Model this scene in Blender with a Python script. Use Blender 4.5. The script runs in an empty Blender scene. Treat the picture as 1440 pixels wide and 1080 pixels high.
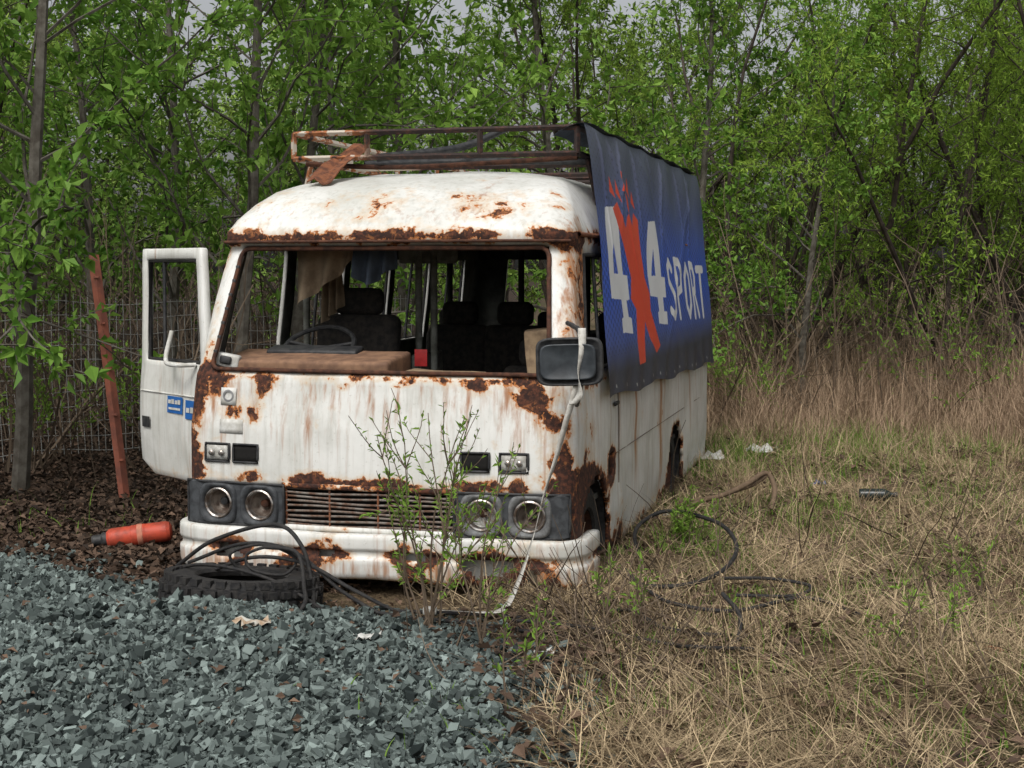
import bpy, math, random
import numpy as np
from mathutils import Vector, noise as mnoise
rng=np.random.default_rng(7); random.seed(7)
sc=bpy.context.scene
TH=math.radians(15)

# ------------------------------------------------------------------ helpers
class MB:
    def __init__(s): s.v=[];s.a=[];s.q=[];s.t=[];s.qm=[];s.tm=[];s.n=0
    def add(s,v,f,mat=0,a=0.5):
        v=np.asarray(v,float).reshape(-1,3); f=np.asarray(f,int)
        s.v.append(v); s.a.append(np.broadcast_to(np.asarray(a,float),(len(v),)).copy())
        if f.shape[1]==4: s.q.append(f+s.n); s.qm.append(np.full(len(f),mat))
        else: s.t.append(f+s.n); s.tm.append(np.full(len(f),mat))
        s.n+=len(v)
    def addmb(s,o,fn,da=0):
        off=s.n
        for v,a in zip(o.v,o.a): s.v.append(fn(v)); s.a.append(np.clip(a+da,0,1)); s.n+=len(v)
        s.q+=[f+off for f in o.q]; s.t+=[f+off for f in o.t]; s.qm+=o.qm; s.tm+=o.tm
    def mesh(s,name,mats,smooth=True,extra=None):
        V=np.concatenate(s.v); A=np.concatenate(s.a)
        Q=np.concatenate(s.q) if s.q else np.zeros((0,4),int)
        T=np.concatenate(s.t) if s.t else np.zeros((0,3),int)
        M=np.concatenate(([np.concatenate(s.qm)] if s.q else [])+([np.concatenate(s.tm)] if s.t else []))
        me=bpy.data.meshes.new(name)
        me.vertices.add(len(V)); me.vertices.foreach_set('co',V.astype(np.float32).ravel())
        L=np.concatenate([Q.ravel(),T.ravel()]).astype(np.int32)
        me.loops.add(len(L)); me.loops.foreach_set('vertex_index',L)
        npoly=len(Q)+len(T); me.polygons.add(npoly)
        st=np.concatenate([np.arange(len(Q))*4,len(Q)*4+np.arange(len(T))*3]).astype(np.int32)
        me.polygons.foreach_set('loop_start',st)
        for m in mats: me.materials.append(m)
        me.polygons.foreach_set('material_index',M.astype(np.int32))
        me.polygons.foreach_set('use_smooth',np.full(npoly,smooth))
        at=me.attributes.new('a','FLOAT','POINT'); at.data.foreach_set('value',A.astype(np.float32))
        if extra:
            for k,arr in extra.items():
                if arr.ndim==1:
                    x=me.attributes.new(k,'FLOAT','POINT'); x.data.foreach_set('value',arr.astype(np.float32))
                else:
                    x=me.attributes.new(k,'FLOAT_COLOR','POINT')
                    x.data.foreach_set('color',np.hstack([arr,np.ones((len(arr),1))]).astype(np.float32).ravel())
        me.update(calc_edges=True); me.validate()
        return me
def addob(name,me,parent=None,loc=(0,0,0),rot=(0,0,0),sca=(1,1,1)):
    o=bpy.data.objects.new(name,me); sc.collection.objects.link(o)
    o.location=loc;o.rotation_euler=rot;o.scale=sca
    if parent: o.parent=parent
    return o
def empty(name,loc=(0,0,0),rz=0):
    o=bpy.data.objects.new(name,None); sc.collection.objects.link(o); o.location=loc; o.rotation_euler=(0,0,rz); o.empty_display_size=.2
    return o
def tube_arr(pts,rad,sides=6,cap=True):
    P=np.asarray(pts,float); n=len(P); R=np.broadcast_to(np.asarray(rad,float),(n,))
    T=np.gradient(P,axis=0); T/=np.linalg.norm(T,axis=1)[:,None]+1e-9
    ref=np.array([0.31,0.17,1.0]) if abs(T[:,2]).mean()<.8 else np.array([1.0,0.2,0.1])
    N=np.cross(T,ref); N/=np.linalg.norm(N,axis=1)[:,None]+1e-9
    B=np.cross(T,N)
    an=np.arange(sides)*2*math.pi/sides
    V=(P[:,None,:]+R[:,None,None]*(np.cos(an)[None,:,None]*N[:,None,:]+np.sin(an)[None,:,None]*B[:,None,:])).reshape(-1,3)
    i=np.arange(n-1)[:,None]*sides; j=np.arange(sides)[None,:]; j2=(j+1)%sides
    F=np.stack([i+j,i+j2,i+sides+j2,i+sides+j],-1).reshape(-1,4)
    return V,F
def smooth_path(pts,k=8):
    P=np.asarray(pts,float); P=np.vstack([2*P[0]-P[1],P,2*P[-1]-P[-2]]); out=[]
    for i in range(1,len(P)-2):
        for t in np.linspace(0,1,k,endpoint=False):
            p0,p1,p2,p3=P[i-1:i+3]
            out.append(.5*((2*p1)+(-p0+p2)*t+(2*p0-5*p1+4*p2-p3)*t*t+(-p0+3*p1-3*p2+p3)*t**3))
    out.append(P[-2]); return np.array(out)
def tube(name,pts,r,mat,parent=None,sm=0,sides=8):
    if sm: pts=smooth_path(pts,sm)
    mb=MB(); v,f=tube_arr(pts,r,sides); mb.add(v,f)
    return addob(name,mb.mesh(name,[mat]),parent)
def barset(name,segs,r,mat,parent=None,sides=4,rustv=.5):
    mb=MB()
    for p,q in segs:
        p=np.array(p,float);q=np.array(q,float)
        v,f=tube_arr(np.linspace(p,q,3),r,sides); mb.add(v,f)
        if sides==4: mb.add(v[:4],[[3,2,1,0]]); mb.add(v[-4:],[[0,1,2,3]])
    return addob(name,mb.mesh(name,[mat],smooth=sides>4),parent)
def rbox(name,c,s,bev,mat,parent=None,rot=(0,0,0),seg=3,warp=0):
    import bmesh
    bm=bmesh.new(); bmesh.ops.create_cube(bm,size=1)
    for v in bm.verts: v.co=Vector((v.co.x*s[0],v.co.y*s[1],v.co.z*s[2]))
    if bev>0: bmesh.ops.bevel(bm,geom=bm.edges[:],offset=bev,segments=seg,affect='EDGES',profile=.5)
    if warp:
        bmesh.ops.subdivide_edges(bm,edges=[e for e in bm.edges if e.calc_length()>.06],cuts=4,use_grid_fill=True)
        for v in bm.verts: v.co+=mnoise.noise_vector(v.co*6+Vector(c)*5)*warp
    me=bpy.data.meshes.new(name); bm.to_mesh(me); bm.free(); me.materials.append(mat)
    for p in me.polygons: p.use_smooth=bev>0
    return addob(name,me,parent,c,rot)
def lathe(name,prof,mat,parent=None,loc=(0,0,0),rot=(0,0,0),n=32,mats=None,sc_=(1,1,1)):
    mb=MB(); an=np.arange(n)*2*math.pi/n
    for k in range(len(prof)-1):
        r0,h0=prof[k][:2]; r1,h1=prof[k+1][:2]
        m=prof[k][2] if len(prof[k])>2 else 0
        a=np.stack([r0*np.cos(an),r0*np.sin(an),np.full(n,h0)],1); b=np.stack([r1*np.cos(an),r1*np.sin(an),np.full(n,h1)],1)
        j=np.arange(n); mb.add(np.vstack([a,b]),np.stack([j,(j+1)%n,n+(j+1)%n,n+j],1),m)
    return addob(name,mb.mesh(name,mats or [mat]),parent,loc,rot,sc_)

# ------------------------------------------------------------------ node helper
def newmat(name):
    m=bpy.data.materials.new(name); m.use_nodes=True; nt=m.node_tree; b=nt.nodes['Principled BSDF']; return m,nt,b
class NB:
    def __init__(s,nt): s.nt=nt
    def n(s,t,**kw):
        x=s.nt.nodes.new(t)
        for k,v in kw.items(): setattr(x,k,v)
        return x
    def l(s,a,b): s.nt.links.new(a,b)
    def put(s,sock,v):
        if isinstance(v,bpy.types.NodeSocket): s.l(v,sock)
        else: sock.default_value=v
    def math(s,op,a,b=0,clamp=False):
        x=s.n('ShaderNodeMath',operation=op,use_clamp=clamp); s.put(x.inputs[0],a); s.put(x.inputs[1],b); return x.outputs[0]
    def coord(s,which='Object',scale=(1,1,1),loc=(0,0,0)):
        t=s.n('ShaderNodeTexCoord'); m=s.n('ShaderNodeMapping'); m.inputs['Scale'].default_value=scale; m.inputs['Location'].default_value=loc
        s.l(t.outputs[which],m.inputs[0]); return m.outputs[0]
    def noise(s,vec,scale,detail=4,rough=.55,dist=0):
        x=s.n('ShaderNodeTexNoise'); s.l(vec,x.inputs['Vector']); x.inputs['Scale'].default_value=scale; x.inputs['Detail'].default_value=detail
        x.inputs['Roughness'].default_value=rough; x.inputs['Distortion'].default_value=dist; return x.outputs['Fac']
    def step(s,v,a,b,lo=0,hi=1):
        x=s.n('ShaderNodeMapRange'); x.interpolation_type='SMOOTHSTEP'; s.put(x.inputs[0],v); x.inputs[1].default_value=a;x.inputs[2].default_value=b;x.inputs[3].default_value=lo;x.inputs[4].default_value=hi; return x.outputs[0]
    def mix(s,f,a,b):
        x=s.n('ShaderNodeMix',data_type='RGBA'); s.put(x.inputs[0],f)
        for i,v in ((6,a),(7,b)):
            if isinstance(v,tuple): x.inputs[i].default_value=(*v,1)
            else: s.l(v,x.inputs[i])
        return x.outputs[2]
    def attr(s,name):
        x=s.n('ShaderNodeAttribute'); x.attribute_name=name; return x
    def bump(s,h,st,d,b):
        x=s.n('ShaderNodeBump'); x.inputs['Strength'].default_value=st; x.inputs['Distance'].default_value=d; s.l(h,x.inputs['Height']); s.l(x.outputs[0],b.inputs['Normal'])

def simple(name,c,rough=.7,var=.25,sc_=20,metal=0,bump=.3,c2=None,spec=.3):
    m,nt,b=newmat(name); B=NB(nt); v=B.coord()
    n=B.noise(v,sc_,5,.6); f=B.step(n,.35,.65)
    c2=c2 or tuple(x*(1-var) for x in c)
    B.l(B.mix(f,c,c2),b.inputs['Base Color']); b.inputs['Roughness'].default_value=rough; b.inputs['Metallic'].default_value=metal
    b.inputs['Specular IOR Level'].default_value=spec
    if bump: B.bump(n,bump,.01,b)
    return m

def paint_mat():
    m,nt,b=newmat('rusty_white_paint'); B=NB(nt); v=B.coord()
    R=B.attr('rust').outputs['Fac']; S=B.attr('streak').outputs['Fac']
    n1=B.noise(v,5.5,8,.6,.4); n2=B.noise(B.coord(loc=(5,3,1)),17,6,.65,.3); n3=B.noise(B.coord(loc=(2,7,4)),60,3,.6)
    nn=B.math('ADD',B.math('ADD',B.math('MULTIPLY',n1,.95),B.math('MULTIPLY',n2,.55)),B.math('MULTIPLY',n3,.12))
    nn=B.math('SUBTRACT',nn,.31)
    s=B.math('ADD',nn,R)
    core=B.step(s,.995,1.008); halo=B.step(s,.935,.985); stain=B.step(s,.76,.98)
    st=B.noise(B.coord(scale=(24,24,.9)),1,6,.66,.25)
    st2=B.math('MULTIPLY',B.step(B.math('ADD',st,B.math('MULTIPLY',S,.28)),.62,.90),.88)
    big=B.noise(v,2.2,6,.65); sp=B.noise(v,60,3,.6)
    drip=B.noise(B.coord(scale=(30,30,1.6),loc=(3,1,2)),1,4,.6)
    base=B.mix(B.step(big,.35,.7),(.70,.70,.67),(.52,.52,.48))
    base=B.mix(B.math('MULTIPLY',B.step(drip,.46,.75),.45),base,(.32,.31,.26))
    base=B.mix(B.math('MULTIPLY',B.step(sp,.6,.75),.35),base,(.30,.28,.22))
    base=B.mix(B.math('MULTIPLY',stain,.45),base,(.55,.36,.17))
    base=B.mix(st2,base,B.mix(st,(.48,.21,.07),(.22,.085,.03)))
    rn=B.noise(v,45,4,.6)
    hal=B.mix(rn,(.55,.21,.06),(.30,.10,.03))
    cor=B.mix(B.step(rn,.38,.72),(.028,.014,.011),(.12,.042,.022))
    cor=B.mix(B.math('MULTIPLY',B.step(n2,.56,.66),.7),cor,(.34,.13,.045))
    c=B.mix(halo,base,hal); c=B.mix(core,c,cor); B.l(c,b.inputs['Base Color'])
    B.l(B.step(halo,0,1,.42,.9),b.inputs['Roughness']); b.inputs['Specular IOR Level'].default_value=.35
    h=B.math('ADD',B.math('MULTIPLY',core,-1),B.math('MULTIPLY',n1,.25)); h=B.math('ADD',h,B.math('MULTIPLY',B.math('MULTIPLY',rn,core),.6))
    B.bump(h,.6,.006,b); return m
PAINT=paint_mat()
RUST=simple('rusted_iron',(.10,.042,.026),.9,.4,30,c2=(.22,.085,.04),bump=.6)
RUSTD=simple('dark_rust',(.04,.02,.014),.9,.4,25,c2=(.10,.042,.024),bump=.6)
INNER=simple('interior_lining',(.13,.135,.12),.8,.5,6,c2=(.05,.05,.045))
BLACK=simple('black_plastic',(.02,.021,.023),.55,.4,30,c2=(.045,.045,.045))
BLACKR=simple('black_rubber',(.014,.014,.015),.75,.4,40,c2=(.032,.030,.028),bump=.5)
GREYP=simple('grey_plastic_housing',(.06,.065,.07),.6,.4,25,c2=(.03,.032,.035))
BEZ=simple('bezel_grey',(.17,.175,.175),.6,.4,25,c2=(.09,.09,.09))
SEAT=simple('seat_fabric',(.018,.017,.017),.95,.4,30,c2=(.04,.035,.03))
SEATM=simple('seat_pillar_grey',(.26,.27,.24),.8,.4,12,c2=(.13,.13,.11))
DASH=simple('brown_dashboard',(.26,.15,.09),.8,.4,14,c2=(.15,.085,.055))
CLOTH=simple('tan_headliner_cloth',(.32,.25,.17),.95,.4,10,c2=(.2,.15,.1),bump=.8)
CLOTHB=simple('slate_cloth',(.07,.09,.12),.95,.4,10,bump=.8)
FOAM=simple('old_foam',(.36,.26,.16),.95,.4,12,c2=(.20,.14,.09),bump=.8)
CHROME=simple('tarnished_chrome',(.5,.49,.47),.3,.5,30,metal=.85,c2=(.22,.16,.12))
REFL=simple('burnt_reflector',(.10,.07,.055),.45,.5,18,metal=.5,c2=(.30,.26,.22))
LENS=simple('dirty_lens',(.5,.5,.47),.35,.4,30,c2=(.3,.29,.26))
WHITEP=simple('dirty_white',(.6,.6,.57),.6,.3,18,c2=(.42,.41,.37))
RED=simple('red_plate',(.45,.03,.03),.5,.3,20)
BLUE=simple('blue_sticker',(.02,.12,.38),.5,.2,20)
ORANGE=simple('orange_painted_steel',(.36,.12,.075),.85,.4,9,c2=(.22,.085,.06))
CAN=simple('red_canister',(.50,.07,.035),.5,.3,14,c2=(.28,.05,.03))
STRAP=simple('white_strap',(.55,.54,.5),.85,.3,30,c2=(.38,.36,.32))
WIRE=simple('galvanised_wire',(.34,.34,.32),.6,.3,10)
BARK=simple('bark',(.07,.06,.048),.95,.4,12,c2=(.13,.12,.10),bump=.9)
BARKD=simple('willow_bark',(.035,.028,.023),.95,.4,12,c2=(.085,.068,.055),bump=0)
def leafmat(name,c0,c1,tr=.35,rough=.55,pw=.75,gloss=False):
    m,nt,b=newmat(name); B=NB(nt); a=B.attr('a').outputs['Fac']
    f=a
    if pw<1:
        oi=B.n('ShaderNodeObjectInfo').outputs['Random']
        f=B.math('ADD',B.math('MULTIPLY',a,pw),B.math('MULTIPLY',oi,1-pw))
    c=B.mix(f,c0,c1); out=nt.nodes['Material Output'].inputs[0]
    if gloss:
        B.l(c,b.inputs['Base Color']); b.inputs['Roughness'].default_value=rough; b.inputs['Specular IOR Level'].default_value=.25; main=b.outputs[0]
    else:
        d=B.n('ShaderNodeBsdfDiffuse'); B.l(c,d.inputs[0]); main=d.outputs[0]; nt.nodes.remove(b)
    if tr:
        t=B.n('ShaderNodeBsdfTranslucent'); B.l(c,t.inputs[0]); mx=B.n('ShaderNodeMixShader'); mx.inputs[0].default_value=tr
        B.l(main,mx.inputs[1]); B.l(t.outputs[0],mx.inputs[2]); main=mx.outputs[0]
    B.l(main,out); return m
LEAFA=leafmat('broadleaf_foliage',(.075,.19,.022),(.32,.50,.09),.42,gloss=True)
LEAFB=leafmat('willow_foliage',(.10,.20,.03),(.38,.52,.09),.42)
LEAFC=leafmat('distant_foliage',(.09,.17,.035),(.30,.42,.10),0,pw=1)
STRAW=leafmat('dry_grass',(.085,.058,.034),(.54,.42,.26),0,.8,1)
TALLG=leafmat('tall_dry_grass',(.14,.09,.06),(.50,.37,.25),0,.8,1)
GREENG=leafmat('green_grass',(.07,.15,.02),(.24,.38,.07),.3)
LITTER=leafmat('dead_leaves',(.026,.018,.013),(.17,.11,.075),0,.85,1,gloss=True)
TWIG=leafmat('bare_twigs',(.045,.034,.025),(.19,.145,.105),0,.9,1)
GRAV=leafmat('crushed_stone',(.016,.023,.022),(.24,.295,.275),0,.7,1,gloss=True)

# ------------------------------------------------------------------ terrain
GP=np.array([(-8,8.9),(-2.75,7.35),(-1.6,6.62),(-.9,6.2),(-.25,5.9),(.06,5.5),(.12,5.0),(.0,4.4),(-.15,3),(-.2,1.5),(-8,1.5)])
def pip(x,y,poly):
    c=np.zeros(x.shape,bool); j=len(poly)-1
    for i in range(len(poly)):
        xi,yi=poly[i];xj,yj=poly[j]
        c^=((yi>y)!=(yj>y))&(x<(xj-xi)*(y-yi)/((yj-yi)+1e-12)+xi); j=i
    return c
def pdist(x,y,poly):
    d=np.full(x.shape,1e9)
    for i in range(len(poly)):
        a=np.array(poly[i]);b=np.array(poly[(i+1)%len(poly)]); ab=b-a
        t=np.clip(((x-a[0])*ab[0]+(y-a[1])*ab[1])/(ab@ab+1e-12),0,1)
        d=np.minimum(d,np.hypot(x-a[0]-t*ab[0],y-a[1]-t*ab[1]))
    return d
def hbase(x,y):
    h=.018*np.sin(2.3*x+.7)*np.sin(1.9*y+.3)+.01*np.sin(5.1*x+1.2*y)+.008*np.sin(7.3*y-2*x)
    far=np.clip((np.hypot(x,y)-14)/30,0,1); h+=far*.5*np.sin(.15*x+.4)*np.sin(.11*y)
    h+=np.clip((y-13)/12,0,1)*.25
    h-=.03*np.exp(-((x+.6)**2/1.0+(y-6.7)**2/.15))
    return h
def hmound(x,y):
    ins=pip(x,y,GP); d=pdist(x,y,GP)
    t=np.clip(d/.75,0,1); m=.12*(t*t*(3-2*t))+.03*np.sin(3.1*x+1)*np.sin(2.7*y)*t+.015*np.sin(8*x+3*y)*t
    return np.where(ins,m,0)
def H(x,y):
    x=np.asarray(x,float);y=np.asarray(y,float); return hbase(x,y)+hmound(x,y)
def fnoise(x,y,s,seed=0):
    return (np.sin(x*s+seed)*np.sin(y*s*1.3+seed*2)+np.sin(x*s*2.1+y*s*.7+seed*3)*.6+np.sin(y*s*2.7-x*s*1.1+seed)*.5)/2.1
def axis(a,b,far,step):
    core=np.arange(a,b+1e-6,step); g=[];d=step;p=b
    while p<far: d*=1.25;p+=d;g.append(p)
    g2=[];d=step;p=a
    while p>-far: d*=1.25;p-=d;g2.append(p)
    return np.array(g2[::-1]+list(core)+g)
gx=axis(-5,7,300,.06); gy=axis(2,16,300,.06)
X,Y=np.meshgrid(gx,gy); Z=H(X,Y)+.006*np.random.default_rng(1).standard_normal(X.shape)*((X>-6)&(X<8)&(Y<17))
nx=len(gx);ny=len(gy)
I=(np.arange(ny-1)[:,None]*nx+np.arange(nx-1)[None,:]).ravel()
mb=MB(); mb.add(np.stack([X.ravel(),Y.ravel(),Z.ravel()],1),np.stack([I,I+1,I+nx+1,I+nx],1))
gmask=pip(X.ravel(),Y.ravel(),GP)*1.0
litter=np.clip((-X.ravel()-.5+(Y.ravel()-9)*.05)/1.0,0,1)
m,nt,b=newmat('soil'); B=NB(nt); v=B.coord()
n1=B.noise(v,3,8,.7); n2=B.noise(v,40,6,.7); n3=B.noise(v,1.2,4,.6)
c=B.mix(B.step(n2,.35,.65),(.06,.042,.026),(.19,.14,.085))
c=B.mix(B.math('MULTIPLY',B.step(n3,.5,.65),.6),c,(.06,.085,.025))
c=B.mix(B.attr('litter').outputs['Fac'],c,B.mix(B.step(n2,.35,.65),(.020,.015,.011),(.06,.042,.029)))
c=B.mix(B.attr('grav').outputs['Fac'],c,(.02,.024,.024))
B.l(c,b.inputs['Base Color']); b.inputs['Roughness'].default_value=.95; b.inputs['Specular IOR Level'].default_value=.1
B.bump(n2,.9,.03,b)
addob('ground',mb.mesh('ground',[m],extra={'grav':gmask,'litter':litter}))

# ------------------------------------------------------------------ gravel
TYX,TYY=-1.24,6.42
def gravel():
    r=np.random.default_rng(3)
    bv=np.array([(-1,-1,-.6),(1,-1,-.6),(1,1,-.6),(-1,1,-.6),(-.9,-.9,.6),(.9,-.9,.6),(.9,.9,.6),(-.9,.9,.6)])*.62
    fi=np.array([(0,2,1),(0,3,2),(4,5,6),(4,6,7),(0,1,5),(0,5,4),(1,2,6),(1,6,5),(2,3,7),(2,7,6),(3,0,4),(3,4,7)])
    N=150000
    x=r.uniform(-3.3,.45,int(N*2)); y=3.8+(r.random(int(N*2))**1.15)*4.2
    d=pdist(x,y,GP); ins=pip(x,y,GP)
    keep=ins|((~ins)&(d<.4)&(r.random(len(x))<np.exp(-d/.09)*.7))
    keep&=~(ins&(d<.16)&(r.random(len(x))<.4+.3*fnoise(x,y,6,2)))
    keep&=(np.abs(x)<.375*y+.15)&~((np.hypot(x-TYX,y-TYY)<.37)&(y>TYY-.30))
    x=x[keep][:N];y=y[keep][:N];n=len(x)
    s=.0078*np.exp(r.normal(0,.42,n)); s=np.clip(s,.0035,.024)
    P=bv[None]*(1+r.uniform(-.55,.35,(n,8,3)))
    sc3=np.stack([np.ones(n),r.uniform(.55,1.0,n),r.uniform(.45,1.0,n)],1)*s[:,None]*1.45
    P=P*sc3[:,None,:]
    q=r.normal(size=(n,4)); q/=np.linalg.norm(q,axis=1)[:,None]; w,a,b_,c_=q.T
    Rm=np.stack([1-2*(b_*b_+c_*c_),2*(a*b_-c_*w),2*(a*c_+b_*w),2*(a*b_+c_*w),1-2*(a*a+c_*c_),2*(b_*c_-a*w),2*(a*c_-b_*w),2*(b_*c_+a*w),1-2*(a*a+b_*b_)],1).reshape(n,3,3)
    P=np.einsum('nij,nkj->nki',Rm,P)
    z=H(x,y)+r.uniform(-.4,2.2,n)*s
    P+=np.stack([x,y,z],1)[:,None,:]
    F=(fi[None]+np.arange(n)[:,None,None]*8).reshape(-1,3)
    col=np.clip(r.normal(.36,.23,n)+.10*fnoise(x,y,4,5),0,1); col[r.random(n)<.025]=1.15
    mb=MB(); mb.add(P.reshape(-1,3),F,0,np.repeat(col,8)); addob('gravel_pile',mb.mesh('gravel_pile',[GRAV],smooth=False)); print('stones',n)
gravel()

# ------------------------------------------------------------------ blades
def blades(x,y,z,L,W,az,lean,curve,col,seg=3,r=None):
    n=len(x); r=r or rng
    d=np.stack([np.cos(az),np.sin(az),np.zeros(n)],1)
    wv=np.stack([-np.sin(az),np.cos(az),np.zeros(n)],1)
    ax=r.normal(size=(n,3))
    wv=wv+.6*ax*.5; wv/=np.linalg.norm(wv,axis=1)[:,None]
    p=np.stack([x,y,z],1)
    rows=[]
    for k in range(seg+1):
        t=k/seg; w=W*(1-.85*t)
        rows.append(p-wv*w[:,None]/2); rows.append(p+wv*w[:,None]/2)
        an=lean+curve*t
        p=p+(d*np.sin(an)[:,None]+np.array([0,0,1.])*np.cos(an)[:,None])*(L/seg)[:,None]
    V=np.stack(rows,1)
    m=2*(seg+1); base=np.arange(n)[:,None,None]*m
    f=np.array([[2*k,2*k+1,2*k+3,2*k+2] for k in range(seg)])
    return V.reshape(-1,3),(f[None]+base).reshape(-1,4),np.repeat(col,m)
def inbus(x,y,mar=0):
    dx=x+.69;dy=y-6.759; lx=dx*math.cos(TH)-dy*math.sin(TH); ly=dx*math.sin(TH)+dy*math.cos(TH)
    return (np.abs(lx)<.95+mar)&(ly>-.05-mar)&(ly<5+mar)
def ground_straw():
    r=np.random.default_rng(11); N=150000
    y=4.0+(r.random(N)**1.25)*11; x=r.uniform(-.5,1,N)*(.40*y+.2)
    den=np.clip((x-.02)/.35,0,1); den=np.where(y>6.1,np.clip((x+.6-(6.9-y)*.3)/.5,0,1),den)
    cl=fnoise(x,y,2.2,1)+.7*fnoise(x,y,6.3,3)
    den*=np.clip(.50+.8*cl,.12,1)
    k=(r.random(N)<den)&~inbus(x,y,-.05)
    x=x[k];y=y[k];n=len(x)
    az=r.uniform(0,2*np.pi,n)*.7+fnoise(x,y,1.4,4)*2.5+fnoise(x,y,5,9)*1.2
    lean=np.clip(r.normal(1.3,.27,n),.2,1.75); L=r.uniform(.06,.32,n)
    mb=MB(); col=np.clip(r.normal(.40,.24,n)+.3*fnoise(x,y,3,7)+.15*fnoise(x,y,9,2),0,1); col[r.random(n)<.10]=1
    V,F,C=blades(x,y,H(x,y)+r.uniform(0,.05,n),L,r.uniform(.002,.0055,n),az,lean,r.normal(.25,.45,n),col,3,r)
    V[:,2]=np.maximum(V[:,2],H(V[:,0],V[:,1])+.002)
    mb.add(V,F,0,C)
    T=520; tx=r.uniform(.1,6,T);ty=4.6+r.random(T)*9.4; kk=~inbus(tx,ty,.1)&(tx<.42*ty); tx=tx[kk];ty=ty[kk]
    for i in range(len(tx)):
        m=r.integers(6,34); az=r.uniform(0,6.28,m)
        xx=tx[i]+r.normal(0,.035,m);yy=ty[i]+r.normal(0,.035,m)
        hh=r.uniform(.08,.28,m)*(1+max(0,(ty[i]-8))*.14)
        V,F,C=blades(xx,yy,H(xx,yy),hh,r.uniform(.002,.0045,m),az,r.uniform(.05,.9,m),r.uniform(.2,1.5,m),np.clip(r.normal(.5,.25,m),0,1),3,r); mb.add(V,F,0,C)
    addob('dry_grass',mb.mesh('dry_grass',[STRAW],smooth=False))
    mb=MB()
    spots=[(1.0,7.7,.2,300,.16),(1.12,7.4,.15,140,.12),(1.75,11.4,.3,300,.2),(3.0,12.0,.6,700,.26),(4.2,11.5,.5,300,.2),(.6,5.6,.35,160,.12),(.5,4.7,.4,220,.1),(1.8,5.2,.6,300,.1),(1.35,4.5,.5,260,.09),(-.2,4.6,.4,50,.08),(2.3,7.2,.8,600,.1),(1.6,8.6,.7,600,.12),(3.4,9,.9,700,.12),(2.1,12,.5,300,.2),(-3,8.4,.8,80,.12),(1.5,10.4,.4,500,.14),(2.6,10.8,.8,800,.14),(1.2,6.2,.5,360,.07),(2.0,6.3,.6,360,.08)]
    for (cx,cy,rr,m) in [(r.uniform(.3,4.8),r.uniform(4.3,12),.11,18) for _ in range(330)]:
        spots.append((cx,cy,rr,m,.09))
    for (cx,cy,rr,m,h) in spots:
        xx=cx+r.normal(0,rr*.6,m);yy=cy+r.normal(0,rr*.6,m)
        V,F,C=blades(xx,yy,H(xx,yy)+.01,r.uniform(.4,1.2,m)*h,r.uniform(.004,.009,m),r.uniform(0,6.28,m),r.uniform(.1,1.0,m),r.uniform(.1,1,m),np.clip(r.normal(.4,.25,m),0,1),3,r); mb.add(V,F,0,C)
    addob('green_grass',mb.mesh('green_grass',[GREENG],smooth=False))
ground_straw()
def tall_grass():
    r=np.random.default_rng(13); mb=MB()
    T=3300; ty=10.4+(r.random(T)**.9)*8.5; tx=1.5+r.random(T)*(.40*ty)
    lim=13.2-.85*(tx-1.8)+.7*np.sin(tx*2.1)+.5*np.sin(tx*5.3)
    cl=fnoise(tx,ty,1.1,2)+.5*fnoise(tx,ty,3.7,6)
    k=(ty>np.maximum(lim,9.6)+r.normal(0,.5,T))&~inbus(tx,ty,.25)&(cl+r.normal(0,.25,T)>-.5); tx=tx[k];ty=ty[k];cl=cl[k];lim=lim[k]
    xs=[];ys=[];Ls=[];azs=[];le=[];cu=[];co=[]
    for i in range(len(tx)):
        m=r.integers(6,32); xs.append(tx[i]+r.normal(0,.09,m)); ys.append(ty[i]+r.normal(0,.09,m))
        h=r.uniform(.45,1.15)*(.8+.3*cl[i])*np.clip(.55+.3*(ty[i]-lim[i]),.45,1); Ls.append(r.uniform(.45,1.15,m)*h); a0=r.uniform(0,6.28); azs.append(r.normal(a0,1.1,m)); le.append(np.abs(r.normal(.2,.3,m))); cu.append(r.uniform(0,1.5,m)); co.append(np.clip(r.normal(r.uniform(.15,.8),.18,m),0,1))
    x=np.concatenate(xs);y=np.concatenate(ys)
    V,F,C=blades(x,y,H(x,y),np.concatenate(Ls),r.uniform(.004,.008,len(x)),np.concatenate(azs),np.concatenate(le),np.concatenate(cu),np.concatenate(co),4,r)
    mb.add(V,F,0,C); addob('tall_dry_grass',mb.mesh('tall_dry_grass',[TALLG],smooth=False))
tall_grass()
def leaf_arr(P,D,L,W,r,fold=.25):
    n=len(P); D=D/np.linalg.norm(D,axis=1)[:,None]
    S=np.cross(D,r.normal(size=(n,3))*.6+np.array([0,0,1.])); S/=np.linalg.norm(S,axis=1)[:,None]+1e-9
    N=np.cross(S,D)
    L=L[:,None];W=W[:,None]
    b=P; t=P+D*L-N*L*.12; l=P+D*L*.45+S*W*.5+N*W*fold; rr=P+D*L*.45-S*W*.5+N*W*fold
    V=np.stack([b,l,t,rr],1).reshape(-1,3); k=np.arange(n)[:,None]*4
    F=np.concatenate([k+np.array([0,2,1]),k+np.array([0,3,2])])
    return V,F
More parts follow.
